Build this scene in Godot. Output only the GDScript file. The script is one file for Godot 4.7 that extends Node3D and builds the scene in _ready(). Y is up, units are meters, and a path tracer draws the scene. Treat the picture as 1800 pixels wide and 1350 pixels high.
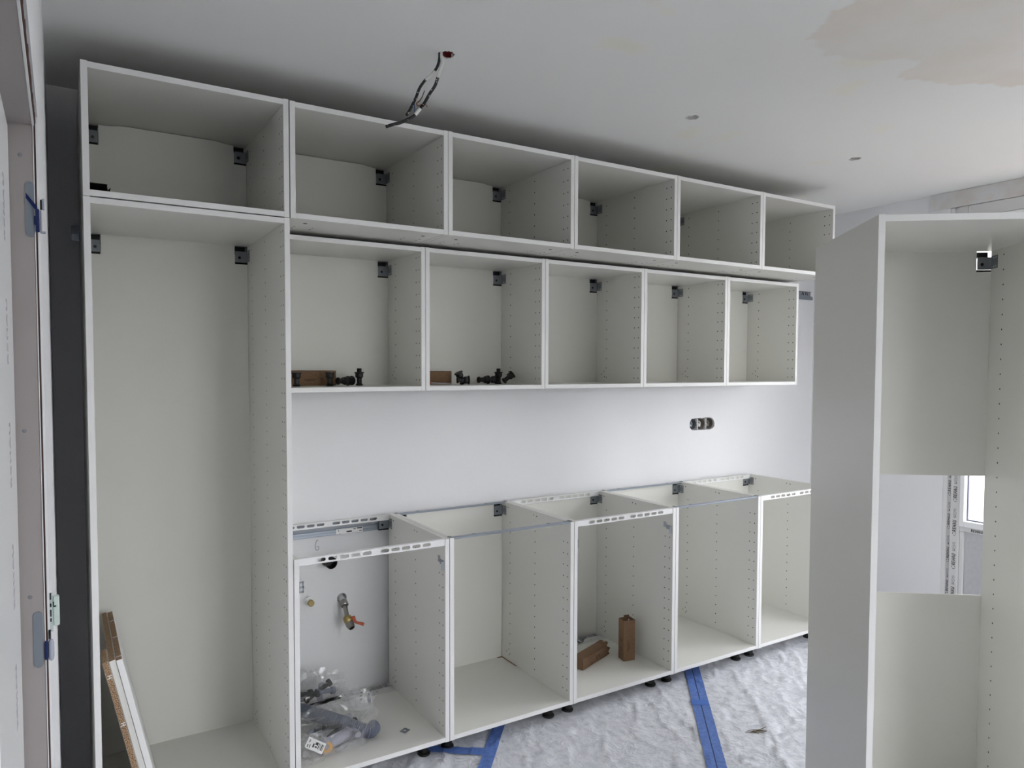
extends Node3D

# Kitchen under construction: rows of open white carcasses, metres, y up, back wall at z = 0.
const XL := -0.09
const XR := 4.235
const ZF := 5.2
const CH := 2.54
const T := 0.018

var M := {}
var used := {}
var rng := RandomNumberGenerator.new()

func _ready() -> void:
	rng.seed = 7
	# --- camera (measured from the cabinets; the lens axis sits a little below the frame's centre)
	var cam := Camera3D.new()
	cam.name = "camera"
	add_child(cam)
	cam.position = Vector3(-0.064, 1.5451, 3.095)
	cam.basis = Basis.from_euler(Vector3(-0.0426, -0.5551, 0.0028))
	cam.near = 0.02
	cam.far = 200.0
	cam.set_frustum(0.02 * 1350.0 / 1276.69, Vector2(0, 0.02 * 24.44 / 1276.69), 0.02, 200.0)
	cam.current = true
	# --- sky and exposure
	var sm := ProceduralSkyMaterial.new()
	sm.sky_top_color = Color(0.93, 0.94, 0.96)
	sm.sky_horizon_color = Color(0.97, 0.97, 0.97)
	sm.ground_bottom_color = Color(0.45, 0.45, 0.42)
	sm.ground_horizon_color = Color(0.6, 0.6, 0.58)
	sm.sky_energy_multiplier = 1.0
	var sky := Sky.new()
	sky.sky_material = sm
	var env := Environment.new()
	env.background_mode = Environment.BG_SKY
	env.sky = sky
	env.tonemap_mode = Environment.TONE_MAPPER_LINEAR
	env.tonemap_exposure = 11.6
	env.sdfgi_enabled = true
	env.ssao_enabled = true
	env.ssil_enabled = true
	var we := WorldEnvironment.new()
	we.name = "world_environment"
	we.environment = env
	add_child(we)

	materials()
	room()
	left_door()
	right_door()
	outdoors()
	fleece_and_tape()
	cabinets()
	wall_fittings()
	ceiling_fittings()
	loose_things()

# ------------------------------------------------------------------ materials
func mat(nm: String, c: Color, rough := 0.5, metal := 0.0) -> StandardMaterial3D:
	var m := StandardMaterial3D.new()
	m.resource_name = nm
	m.albedo_color = c
	m.roughness = rough
	m.metallic = metal
	M[nm] = m
	return m

func noise(freq: float, oct := 4, sd := 1) -> FastNoiseLite:
	var n := FastNoiseLite.new()
	n.seed = sd
	n.noise_type = FastNoiseLite.TYPE_SIMPLEX_SMOOTH
	n.frequency = freq
	n.fractal_octaves = oct
	return n

func ntex(freq: float, stops: Array, oct := 4, sd := 1, size := 512, as_normal := false, bump := 4.0) -> NoiseTexture2D:
	var t := NoiseTexture2D.new()
	t.width = size
	t.height = size
	t.seamless = true
	t.noise = noise(freq, oct, sd)
	if as_normal:
		t.as_normal_map = true
		t.bump_strength = bump
	elif stops.size() > 0:
		var g := Gradient.new()
		var off := PackedFloat32Array()
		var col := PackedColorArray()
		for s in stops:
			off.append(s[0])
			col.append(s[1])
		g.offsets = off
		g.colors = col
		t.color_ramp = g
	return t

func triplanar(m: StandardMaterial3D, scale: float) -> void:
	m.uv1_triplanar = true
	m.uv1_world_triplanar = true
	m.uv1_scale = Vector3.ONE * scale

func materials() -> void:
	mat("melamine", Color(0.898, 0.896, 0.874), 0.36)
	mat("edge_band", Color(0.93, 0.93, 0.925), 0.45)
	mat("back_board", Color(0.90, 0.898, 0.872), 0.42)
	mat("hole_dark", Color(0.06, 0.06, 0.055), 0.8)
	var w := mat("wall_paint", Color(0.93, 0.93, 0.938), 0.9)
	w.normal_enabled = true
	w.normal_texture = ntex(0.02, [], 4, 3, 512, true, 1.0)
	w.normal_scale = 0.25
	triplanar(w, 2.0)
	mat("ceiling_paint", Color.WHITE, 0.92)
	mat("reveal_plaster", Color(0.90, 0.90, 0.90), 0.9)
	var pp := mat("filler_plaster", Color.WHITE, 0.92)
	pp.albedo_texture = ntex(0.008, [[0.0, Color(0.83, 0.80, 0.775)], [0.45, Color(0.86, 0.855, 0.85)], [0.6, Color(0.87, 0.87, 0.875)], [1.0, Color(0.87, 0.835, 0.80)]], 3, 11)
	triplanar(pp, 1.2)
	mat("concrete", Color(0.55, 0.54, 0.52), 0.95)
	var fl := mat("fleece", Color(0.90, 0.905, 0.93), 1.0)
	fl.albedo_texture = ntex(0.03, [[0.0, Color(0.87, 0.87, 0.885)], [0.5, Color(0.98, 0.98, 0.98)], [1.0, Color(1, 1, 1)]], 5, 5)
	fl.normal_enabled = true
	var ft := ntex(0.011, [], 4, 8, 1024, true, 10.0)
	var fn: FastNoiseLite = ft.noise
	fn.fractal_type = FastNoiseLite.FRACTAL_RIDGED
	fn.domain_warp_enabled = true
	fn.domain_warp_amplitude = 60.0
	fn.domain_warp_frequency = 0.006
	fl.normal_texture = ft
	fl.normal_scale = 0.55
	triplanar(fl, 1.1)
	var tp := mat("blue_tape", Color(0.42, 0.55, 0.82), 0.55)
	tp.albedo_texture = ntex(0.02, [[0.0, Color(0.80, 0.82, 0.88)], [1.0, Color(1, 1, 1)]], 4, 21)
	triplanar(tp, 4.0)
	mat("tape_overlap", Color(0.30, 0.46, 0.78), 0.55)
	mat("tape_crease", Color(0.16, 0.24, 0.42), 0.7)
	mat("galvanised", Color(0.62, 0.65, 0.69), 0.38, 0.85)
	mat("galvanised_dull", Color(0.62, 0.64, 0.67), 0.5, 0.35)
	mat("bracket_steel", Color(0.52, 0.54, 0.56), 0.5, 0.25)
	mat("bracket_dark", Color(0.07, 0.075, 0.08), 0.6, 0.2)
	mat("white_plastic", Color(0.94, 0.94, 0.94), 0.4)
	mat("grille_plastic", Color(0.85, 0.85, 0.84), 0.45)
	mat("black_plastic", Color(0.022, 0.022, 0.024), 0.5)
	mat("sticker", Color(0.93, 0.93, 0.93), 0.6)
	mat("print_black", Color(0.05, 0.05, 0.055), 0.7)
	mat("print_grey", Color(0.80, 0.78, 0.82), 0.8)
	mat("pencil", Color(0.40, 0.40, 0.44), 0.9)
	var cb := mat("cardboard", Color(0.54, 0.43, 0.33), 0.9)
	cb.albedo_texture = ntex(0.04, [[0.0, Color(0.86, 0.84, 0.82)], [1.0, Color(1, 1, 1)]], 3, 9)
	triplanar(cb, 5.0)
	mat("cardboard_shaded", Color(0.40, 0.29, 0.19), 0.95)  # darker card colour, shade inside the carton painted in
	mat("card_print", Color(0.23, 0.15, 0.09), 0.9)
	mat("dark_card", Color(0.12, 0.095, 0.08), 0.9)
	var chp := mat("chipboard", Color.WHITE, 0.95)
	chp.albedo_texture = ntex(0.09, [[0.0, Color(0.20, 0.14, 0.10)], [0.36, Color(0.42, 0.32, 0.24)], [0.5, Color(0.62, 0.50, 0.39)], [0.64, Color(0.72, 0.61, 0.49)], [1.0, Color(0.88, 0.80, 0.68)]], 2, 31)
	triplanar(chp, 6.0)
	mat("pvc", Color(0.95, 0.955, 0.96), 0.3)
	mat("pvc_film", Color(0.86, 0.86, 0.86), 0.35)
	mat("pvc_grey", Color(0.64, 0.615, 0.61), 0.35)
	mat("gasket", Color(0.48, 0.49, 0.55), 0.6)
	var pg := mat("panel_grey", Color.WHITE, 0.6)
	pg.albedo_texture = ntex(0.02, [[0.0, Color(0.74, 0.74, 0.755)], [0.5, Color(0.76, 0.76, 0.775)], [1.0, Color(0.775, 0.775, 0.785)]], 4, 14)
	triplanar(pg, 3.0)
	var gl := mat("glass", Color(0.97, 0.98, 0.98, 0.06), 0.02)
	gl.transparency = BaseMaterial3D.TRANSPARENCY_ALPHA
	mat("foam_joint", Color(0.38, 0.30, 0.27), 0.95)
	mat("strike_steel", Color(0.50, 0.53, 0.57), 0.5, 0.3)
	mat("blue_film", Color(0.07, 0.14, 0.36), 0.3)
	mat("clear_lilac", Color(0.66, 0.68, 0.75), 0.25)
	mat("mint_plastic", Color(0.82, 0.88, 0.86), 0.35)
	mat("green_dark", Color(0.05, 0.14, 0.13), 0.5)
	mat("mortar", Color(0.50, 0.48, 0.46), 0.95)
	mat("hole_brown", Color(0.27, 0.23, 0.20), 0.95)
	mat("conduit_red", Color(0.40, 0.06, 0.05), 0.8)
	mat("cable_black", Color(0.09, 0.09, 0.10), 0.55)
	mat("cable_white", Color(0.86, 0.86, 0.85), 0.5)
	mat("wire_brown", Color(0.42, 0.24, 0.13), 0.5)
	mat("wire_orange", Color(0.62, 0.30, 0.16), 0.5)
	mat("wire_blue", Color(0.25, 0.33, 0.50), 0.5)
	mat("brass", Color(0.66, 0.58, 0.38), 0.35, 0.7)
	mat("nickel", Color(0.58, 0.57, 0.55), 0.28, 0.85)
	mat("valve_red", Color(0.74, 0.36, 0.24), 0.5)
	mat("hose_grey", Color(0.44, 0.46, 0.53), 0.45)
	mat("trap_grey", Color(0.62, 0.62, 0.67), 0.4)
	mat("seal_yellow", Color(0.86, 0.62, 0.13), 0.5)
	var bag := mat("bag_film", Color(0.95, 0.96, 0.97, 0.06), 0.08)
	bag.transparency = BaseMaterial3D.TRANSPARENCY_ALPHA
	bag.cull_mode = BaseMaterial3D.CULL_DISABLED
	mat("red_plastic", Color(0.60, 0.20, 0.15), 0.5)
	mat("steel_bright", Color(0.75, 0.75, 0.76), 0.3, 0.8)
	mat("straw", Color(0.42, 0.38, 0.28), 0.95)
	mat("tear_dark", Color(0.20, 0.19, 0.17), 0.95)
	mat("brown_tape", Color(0.50, 0.36, 0.22), 0.5)
	var gr := mat("grass", Color.WHITE, 1.0)
	gr.albedo_texture = ntex(0.05, [[0.0, Color(0.20, 0.24, 0.10)], [0.5, Color(0.29, 0.32, 0.16)], [1.0, Color(0.38, 0.39, 0.22)]], 4, 17)
	triplanar(gr, 1.0)
	var gv := mat("gravel", Color.WHITE, 1.0)
	gv.albedo_texture = ntex(0.08, [[0.0, Color(0.42, 0.42, 0.41)], [1.0, Color(0.60, 0.60, 0.59)]], 3, 19)
	triplanar(gv, 1.0)
	mat("paving", Color(0.36, 0.30, 0.26), 0.95)
	mat("cream_render", Color(0.93, 0.90, 0.84), 0.9)
	# ceiling: painted slab with bare filler where the boards were skimmed
	var sz := 384
	var im := Image.create(sz, sz, false, Image.FORMAT_RGB8)
	var nz := noise(1.7, 4, 4)
	var ny := noise(6.0, 3, 9)
	var base := Color(0.945, 0.943, 0.937)
	var stain := Color(0.905, 0.868, 0.825)
	var cream := Color(0.95, 0.938, 0.885)
	var poly := PackedVector2Array([Vector2(1.88, 1.66), Vector2(1.80, 1.80), Vector2(1.83, 2.3), Vector2(3.1, 2.5), Vector2(3.3, 2.05), Vector2(2.75, 1.80), Vector2(2.60, 1.72), Vector2(2.50, 1.67), Vector2(2.40, 1.66), Vector2(2.33, 1.72), Vector2(2.24, 1.72), Vector2(2.13, 1.64), Vector2(2.0, 1.63)])
	for j in sz:
		for i in sz:
			var x := -0.4 + 4.9 * (i + 0.5) / sz
			var z := -0.2 + 5.6 * (j + 0.5) / sz
			var p := Vector2(x + 0.05 * ny.get_noise_2d(x, z), z + 0.05 * ny.get_noise_2d(x + 9.0, z))
			var c := base
			if Geometry2D.is_point_in_polygon(p, poly):
				var k := 0.55 + 0.7 * nz.get_noise_2d(x * 0.8, z * 0.8)
				c = base.lerp(stain, clampf(k, 0.2, 1.0))
			else:
				var k2 := smoothstep(0.38, 0.62, nz.get_noise_2d(x + 20.0, z))
				c = base.lerp(cream, k2 * 0.7)
			im.set_pixel(i, j, c)
	M.ceiling_paint.albedo_texture = ImageTexture.create_from_image(im)
	M.ceiling_paint.uv1_scale = Vector3(1.0 / 4.9, 1.0 / 5.6, 1)
	M.ceiling_paint.uv1_offset = Vector3(0.4 / 4.9, 0.2 / 5.6, 0)

# ------------------------------------------------------------------ mesh helpers
func mb() -> SurfaceTool:
	var st := SurfaceTool.new()
	st.begin(Mesh.PRIMITIVE_TRIANGLES)
	return st

func vert(st: SurfaceTool, p: Vector3, n: Vector3) -> void:
	st.set_normal(n)
	st.set_uv(Vector2(p.x, p.z))
	st.add_vertex(p)

func tri(st: SurfaceTool, a: Vector3, b: Vector3, c: Vector3, n: Vector3) -> void:
	tri3(st, a, b, c, n, n, n)

func tri3(st: SurfaceTool, a: Vector3, b: Vector3, c: Vector3, na: Vector3, nb: Vector3, nc: Vector3) -> void:
	var cr := (b - a).cross(c - a)
	if cr.length_squared() < 1e-18:
		return
	if cr.dot(na + nb + nc) > 0.0:
		vert(st, a, na); vert(st, c, nc); vert(st, b, nb)
	else:
		vert(st, a, na); vert(st, b, nb); vert(st, c, nc)

func quad(st: SurfaceTool, a: Vector3, b: Vector3, c: Vector3, d: Vector3, n: Vector3) -> void:
	tri(st, a, b, c, n)
	tri(st, a, c, d, n)

func quad4(st: SurfaceTool, a: Vector3, b: Vector3, c: Vector3, d: Vector3, na: Vector3, nb: Vector3, nc: Vector3, nd: Vector3) -> void:
	tri3(st, a, b, c, na, nb, nc)
	tri3(st, a, c, d, na, nc, nd)

# box from corner a to corner b with chamfered edges
func bx(st: SurfaceTool, a: Vector3, b: Vector3, ch := 0.0, xf := Transform3D.IDENTITY) -> void:
	var c := (a + b) * 0.5
	var h := (b - a).abs() * 0.5
	var k := minf(ch, minf(h.x, minf(h.y, h.z)) * 0.45)
	for ax in 3:
		var u := (ax + 1) % 3
		var v := (ax + 2) % 3
		for s in [-1.0, 1.0]:
			var n := Vector3.ZERO
			n[ax] = s
			var q: Array[Vector3] = []
			for e in [[-1, -1], [1, -1], [1, 1], [-1, 1]]:
				var p := Vector3.ZERO
				p[ax] = s * h[ax]
				p[u] = e[0] * (h[u] - k)
				p[v] = e[1] * (h[v] - k)
				q.append(xf * (c + p))
			quad(st, q[0], q[1], q[2], q[3], xf.basis * n)
	if k <= 0.0:
		return
	for ax in 3:
		var u := (ax + 1) % 3
		var v := (ax + 2) % 3
		for su in [-1.0, 1.0]:
			for sv in [-1.0, 1.0]:
				var n := Vector3.ZERO
				n[u] = su
				n[v] = sv
				var q: Array[Vector3] = []
				for e in [[-1, 0], [1, 0], [1, 1], [-1, 1]]:
					var p := Vector3.ZERO
					p[ax] = e[0] * (h[ax] - k)
					p[u] = su * (h[u] - (k if e[1] == 1 else 0.0))
					p[v] = sv * (h[v] - (0.0 if e[1] == 1 else k))
					q.append(xf * (c + p))
				quad(st, q[0], q[1], q[2], q[3], xf.basis * n.normalized())
	for sx in [-1.0, 1.0]:
		for sy in [-1.0, 1.0]:
			for sz in [-1.0, 1.0]:
				var s := Vector3(sx, sy, sz)
				tri(st, xf * (c + s * Vector3(h.x, h.y - k, h.z - k)), xf * (c + s * Vector3(h.x - k, h.y, h.z - k)), xf * (c + s * Vector3(h.x - k, h.y - k, h.z)), xf.basis * s.normalized())

func frame_of(dir: Vector3) -> Basis:
	var y := dir.normalized()
	var x := y.cross(Vector3(0.31, 0.17, 0.93)).normalized()
	return Basis(x, y, x.cross(y))

# profile of (radius, height) turned about the y axis of xf
func lathe(st: SurfaceTool, prof: Array, xf: Transform3D, seg := 20) -> void:
	for i in prof.size() - 1:
		var p0: Vector2 = prof[i]
		var p1: Vector2 = prof[i + 1]
		var e := p1 - p0
		var nn := Vector2(e.y, -e.x).normalized()
		for k in seg:
			var t0 := TAU * k / seg
			var t1 := TAU * (k + 1) / seg
			var c0 := Vector3(cos(t0), 0, sin(t0))
			var c1 := Vector3(cos(t1), 0, sin(t1))
			var y := Vector3.UP
			quad4(st, xf * (c0 * p0.x + y * p0.y), xf * (c1 * p0.x + y * p0.y), xf * (c1 * p1.x + y * p1.y), xf * (c0 * p1.x + y * p1.y),
				xf.basis * (c0 * nn.x + y * nn.y), xf.basis * (c1 * nn.x + y * nn.y), xf.basis * (c1 * nn.x + y * nn.y), xf.basis * (c0 * nn.x + y * nn.y))

func smooth_path(pts: Array, n := 6) -> PackedVector3Array:
	var out := PackedVector3Array()
	for i in pts.size() - 1:
		var p0: Vector3 = pts[maxi(i - 1, 0)]
		var p1: Vector3 = pts[i]
		var p2: Vector3 = pts[i + 1]
		var p3: Vector3 = pts[mini(i + 2, pts.size() - 1)]
		for k in n:
			out.append(p1.cubic_interpolate(p2, p0, p3, float(k) / n))
	out.append(pts[pts.size() - 1])
	return out

func tube(st: SurfaceTool, pts: PackedVector3Array, r: float, seg := 10, rib := 0.0, rib_len := 0.006) -> void:
	var run := 0.0
	var prev: Array[Vector3] = []
	var prevn: Array[Vector3] = []
	var x := Vector3.ZERO
	for i in pts.size():
		var d := (pts[mini(i + 1, pts.size() - 1)] - pts[maxi(i - 1, 0)]).normalized()
		if i == 0:
			x = d.cross(Vector3(0.31, 0.87, 0.4)).normalized()
		else:
			run += pts[i].distance_to(pts[i - 1])
			x = (x - d * x.dot(d)).normalized()
		var y := d.cross(x)
		var rr := r + rib * sin(TAU * run / rib_len)
		var slope := rib * TAU / rib_len * cos(TAU * run / rib_len)
		var ring_p: Array[Vector3] = []
		var ring_n: Array[Vector3] = []
		for k in seg:
			var t := TAU * k / seg
			var o := x * cos(t) + y * sin(t)
			ring_p.append(pts[i] + o * rr)
			ring_n.append((o - d * slope).normalized())
		if i > 0:
			for k in seg:
				var k2 := (k + 1) % seg
				quad4(st, prev[k], prev[k2], ring_p[k2], ring_p[k], prevn[k], prevn[k2], ring_n[k2], ring_n[k])
		if i == 0 or i == pts.size() - 1:
			var nn := -d if i == 0 else d
			for k in seg:
				tri(st, pts[i], ring_p[k], ring_p[(k + 1) % seg], nn)
		prev = ring_p
		prevn = ring_n

func disc(st: SurfaceTool, c: Vector3, n: Vector3, r: float, seg := 8) -> void:
	var b := frame_of(n)
	for k in seg:
		var t0 := TAU * k / seg
		var t1 := TAU * (k + 1) / seg
		tri(st, c, c + (b.x * cos(t0) + b.z * sin(t0)) * r, c + (b.x * cos(t1) + b.z * sin(t1)) * r, n)

func stadium(th: float, half: float, r: float) -> float:
	var c := absf(cos(th))
	var s := absf(sin(th))
	if s > 1e-6:
		var t := r / s
		if t * c <= half:
			return t
	return half * c + sqrt(maxf(half * half * c * c - half * half + r * r, 0.0))

# rectangular cell round o with a hole whose radius by angle is rad; walls of the hole go back by depth
func ring(st: SurfaceTool, o: Vector3, u: Vector3, v: Vector3, a: float, b: float, rad: Callable, depth: float, both := false, n_seg := 36) -> void:
	var n := u.cross(v).normalized()
	var th: Array = []
	for k in n_seg:
		th.append(TAU * k / n_seg)
	var t0 := atan2(b, a)
	th.append_array([t0, PI - t0, PI + t0, TAU - t0])
	th.sort()
	for k in th.size():
		var q: Array[Vector3] = []
		var w: Array[Vector3] = []
		var d: Array[Vector3] = []
		for t in [th[k], th[(k + 1) % th.size()]]:
			var c := cos(t)
			var s := sin(t)
			var ro := minf(a / maxf(absf(c), 1e-9), b / maxf(absf(s), 1e-9))
			var ri: float = minf(rad.call(t), ro * 0.995)
			q.append(o + (u * c + v * s) * ro)
			w.append(o + (u * c + v * s) * ri)
			d.append(-(u * c + v * s))
		quad(st, q[0], q[1], w[1], w[0], n)
		var back := -n * depth
		quad4(st, w[0], w[1], w[1] + back, w[0] + back, d[0], d[1], d[1], d[0])
		if both:
			quad(st, q[0] + back, q[1] + back, w[1] + back, w[0] + back, -n)

# ------------------------------------------------------------------ object helpers
func numbered(nm: String) -> String:
	if not used.has(nm):
		used[nm] = 0
		return nm
	used[nm] += 1
	return "%s_%03d" % [nm, used[nm]]

func tag(o: Node3D, label: String, category: String, group := "") -> Node3D:
	o.set_meta("label", label)
	o.set_meta("category", category)
	if group != "":
		o.set_meta("group", group)
	return o

func thing(nm: String, label: String, category: String, at := Vector3.ZERO, turn := 0.0, group := "") -> Node3D:
	var o := Node3D.new()
	o.name = numbered(nm)
	add_child(o)
	o.position = at
	o.rotation.y = turn
	tag(o, label, category, group)
	return o

func part(nm: String, st: SurfaceTool, m: String, parent: Node, kind := "") -> MeshInstance3D:
	var o := MeshInstance3D.new()
	o.mesh = st.commit()
	o.mesh.surface_set_material(0, M[m])
	o.name = numbered(nm) if parent == self else nm
	parent.add_child(o, true)
	if kind != "":
		o.set_meta("kind", kind)
	return o

func boxpart(nm: String, a: Vector3, b: Vector3, m: String, parent: Node, ch := 0.0008, kind := "") -> MeshInstance3D:
	var st := mb()
	bx(st, a, b, ch)
	return part(nm, st, m, parent, kind)

func structure(nm: String) -> Node3D:
	var o := Node3D.new()
	o.name = numbered(nm)
	add_child(o)
	o.set_meta("kind", "structure")
	return o

func lettering(nm: String, text: String, height: float, m: String, parent: Node, at: Vector3, b: Basis, stretch := 1.0) -> MeshInstance3D:
	var tm := TextMesh.new()
	var f := SystemFont.new()
	f.font_names = PackedStringArray(["Droid Sans"])
	f.font_weight = 700
	tm.font = f
	tm.text = text
	tm.font_size = 32
	tm.pixel_size = height / 24.0
	tm.depth = 0.0004
	tm.material = M[m]
	var o := MeshInstance3D.new()
	o.mesh = tm
	o.name = nm
	parent.add_child(o, true)
	o.transform = Transform3D(b * Basis.from_scale(Vector3(stretch, 1, 1)), at)
	return o

# ------------------------------------------------------------------ room shell
func room() -> void:
	var fl := mb()
	bx(fl, Vector3(-0.3, -0.2, -0.25), Vector3(XR + 0.25, 0.0, ZF + 0.25))
	part("floor", fl, "concrete", self, "structure")

	# back wall, with the hole for the triple socket box and the bore round the water tap
	var wb := mb()
	var sx := 3.198
	var sy := 1.207
	var sa := 0.14
	var sb := 0.07
	var tx := 0.972
	var ty := 0.521
	var ta := 0.04
	bx(wb, Vector3(XL - 0.2, -0.1, -0.2), Vector3(tx - ta, CH, 0))
	bx(wb, Vector3(tx - ta, -0.1, -0.2), Vector3(tx + ta, ty - ta, 0))
	bx(wb, Vector3(tx - ta, ty + ta, -0.2), Vector3(tx + ta, CH, 0))
	bx(wb, Vector3(tx - ta, ty - ta, -0.2), Vector3(tx + ta, ty + ta, -0.05))
	bx(wb, Vector3(tx + ta, -0.1, -0.2), Vector3(sx - sa, CH, 0))
	bx(wb, Vector3(sx - sa, -0.1, -0.2), Vector3(sx + sa, sy - sb, 0))
	bx(wb, Vector3(sx - sa, sy + sb, -0.2), Vector3(sx + sa, CH, 0))
	bx(wb, Vector3(sx - sa, sy - sb, -0.2), Vector3(sx + sa, sy + sb, -0.05))
	bx(wb, Vector3(sx + sa, -0.1, -0.2), Vector3(XR + 0.25, CH, 0))
	var nz := noise(2.2, 3, 6)
	ring(wb, Vector3(sx, sy, 0), Vector3.RIGHT, Vector3.UP, sa, sb, func(t: float) -> float: return stadium(t, 0.070, 0.036) * (1.0 + 0.05 * nz.get_noise_2d(cos(t) * 3.0, sin(t) * 3.0)), 0.05)
	ring(wb, Vector3(tx, ty, 0), Vector3.RIGHT, Vector3.UP, ta, ta, func(_t: float) -> float: return 0.0215, 0.05)
	var wall := part("wall_back", wb, "wall_paint", self, "structure")
	# pencil marks left on the back wall
	var pm := mb()
	var six := [Vector3(0.868, 0.790, 0.0006), Vector3(0.862, 0.792, 0.0006), Vector3(0.856, 0.775, 0.0006), Vector3(0.856, 0.757, 0.0006), Vector3(0.863, 0.748, 0.0006), Vector3(0.870, 0.754, 0.0006), Vector3(0.869, 0.764, 0.0006), Vector3(0.860, 0.763, 0.0006)]
	tube(pm, smooth_path(six, 4), 0.0009, 5)
	part("pencil_mark", pm, "pencil", wall)
	var pn := mb()
	var px := 1.085
	for s in [[[0, 0], [0, 16]], [[6, 0], [11, 1], [12, 9], [7, 16], [4, 8], [6, 0]], [[16, 14], [23, 16], [19, 0]], [[26, 2], [33, 8], [27, 15]]]:
		var l: Array = []
		for q in s:
			l.append(Vector3(px + q[0] * 0.0022, 0.868 - 0.0 + q[1] * 0.0011, 0.0276))
		tube(pn, smooth_path(l, 4), 0.0008, 5)
	# (these numbers are on the rail, see wall_fittings)
	M["rail_scribble"] = pn

	# ceiling slab with three ragged openings
	var cl := mb()
	var hs := [Vector2(1.0, 0.967), Vector2(2.093, 0.981), Vector2(3.168, 0.988)]
	var z0 := 0.90
	var z1 := 1.05
	bx(cl, Vector3(XL - 0.2, CH, -0.25), Vector3(XR + 0.25, CH + 0.2, z0))
	bx(cl, Vector3(XL - 0.2, CH, z1), Vector3(XR + 0.25, CH + 0.2, ZF + 0.25))
	var xs := XL - 0.2
	for h in hs:
		bx(cl, Vector3(xs, CH, z0), Vector3(h.x - 0.07, CH + 0.2, z1))
		bx(cl, Vector3(h.x - 0.07, CH + 0.07, z0), Vector3(h.x + 0.07, CH + 0.2, z1))
		var q: Vector2 = h
		var sd := q.x * 7.0
		# top and bottom strips of the cell are made by the ring itself
		var cz := (z0 + z1) * 0.5
		ring(cl, Vector3(q.x, CH, cz), Vector3.RIGHT, Vector3(0, 0, 1), 0.07, 0.075, func(t: float) -> float: return 0.0265 * (1.0 + 0.35 * nz.get_noise_2d(cos(t) * 1.6 + sd, sin(t) * 1.6)), 0.07)
		xs = q.x + 0.07
	bx(cl, Vector3(xs, CH, z0), Vector3(XR + 0.25, CH + 0.2, z1))
	part("ceiling", cl, "ceiling_paint", self, "structure")

	# right wall with the openings of the balcony door and an unseen window further along, added for its light
	var wr := mb()
	bx(wr, Vector3(XR, -0.1, -0.2), Vector3(XR + 0.25, CH, 0.872))
	bx(wr, Vector3(XR, 2.45, 0.872), Vector3(XR + 0.25, CH, 2.417))
	bx(wr, Vector3(XR, -0.1, 2.417), Vector3(XR + 0.25, CH, 3.5))
	bx(wr, Vector3(XR, -0.1, 3.5), Vector3(XR + 0.25, 0.80, 4.95))
	bx(wr, Vector3(XR, 2.15, 3.5), Vector3(XR + 0.25, CH, 4.95))
	bx(wr, Vector3(XR, -0.1, 4.95), Vector3(XR + 0.25, CH, ZF + 0.25))
	part("wall_right", wr, "wall_paint", self, "structure")
	# front wall, behind the camera, with two unseen windows added and sized for their daylight
	var wf := mb()
	bx(wf, Vector3(-0.3, -0.1, ZF), Vector3(1.3, CH, ZF + 0.25))
	bx(wf, Vector3(1.3, 2.3, ZF), Vector3(2.65, CH, ZF + 0.25))
	bx(wf, Vector3(2.65, -0.1, ZF), Vector3(2.9, CH, ZF + 0.25))
	bx(wf, Vector3(2.9, -0.1, ZF), Vector3(4.05, 0.85, ZF + 0.25))
	bx(wf, Vector3(2.9, 2.2, ZF), Vector3(4.05, CH, ZF + 0.25))
	bx(wf, Vector3(4.05, -0.1, ZF), Vector3(XR, CH, ZF + 0.25))
	part("wall_front", wf, "wall_paint", self, "structure")
	var w1 := structure("added_window_1")
	pvc_window(w1, Vector3(1.3, 0.02, ZF + 0.08), Vector3(1, 0, 0), 1.35, 2.28, Vector3(0, 0, 1))
	var w2 := structure("added_window_2")
	pvc_window(w2, Vector3(2.9, 0.85, ZF + 0.08), Vector3(1, 0, 0), 1.15, 1.35, Vector3(0, 0, 1))
	var w3 := structure("added_window_3")  # unseen window, added to bring in more daylight
	pvc_window(w3, Vector3(XR + 0.08, 0.80, 3.5), Vector3(0, 0, 1), 1.45, 1.35, Vector3(1, 0, 0))
	# left wall: plasterboard skin over a core, open at the doorway beside the camera
	var wl := mb()
	bx(wl, Vector3(XL - 0.0035, -0.1, 0.0), Vector3(XL, CH, 1.60))
	bx(wl, Vector3(XL - 0.2, -0.1, 0.0), Vector3(XL - 0.0075, CH, 1.55))
	bx(wl, Vector3(XL - 0.0035, 1.968, 1.60), Vector3(XL, CH, 3.6))
	bx(wl, Vector3(XL - 0.2, 2.02, 1.55), Vector3(XL - 0.0075, CH, 3.6))
	bx(wl, Vector3(XL - 0.2, -0.1, 3.6), Vector3(XL, CH, ZF))
	part("wall_left", wl, "wall_paint", self, "structure")
	# passage behind the doorway
	var wh := mb()
	bx(wh, Vector3(-1.7, -0.1, 1.2), Vector3(-1.6, CH, 4.0))
	bx(wh, Vector3(-1.6, -0.1, 1.1), Vector3(-0.29, CH, 1.2))
	bx(wh, Vector3(-1.6, -0.1, 4.0), Vector3(-0.29, CH, 4.1))
	bx(wh, Vector3(-1.7, -0.2, 1.1), Vector3(-0.3, -0.0, 4.1))
	bx(wh, Vector3(-1.7, CH, 1.1), Vector3(-0.29, CH + 0.1, 4.1))
	part("wall_passage", wh, "wall_paint", self, "structure")
	# lowered shutter casing over the balcony door, partly skimmed
	var tr := structure("trim_1")
	boxpart("shutter_casing", Vector3(XR - 0.014, 2.448, 0.767), Vector3(XR, 2.5385, 2.57), "filler_plaster", tr, 0.001)

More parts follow.
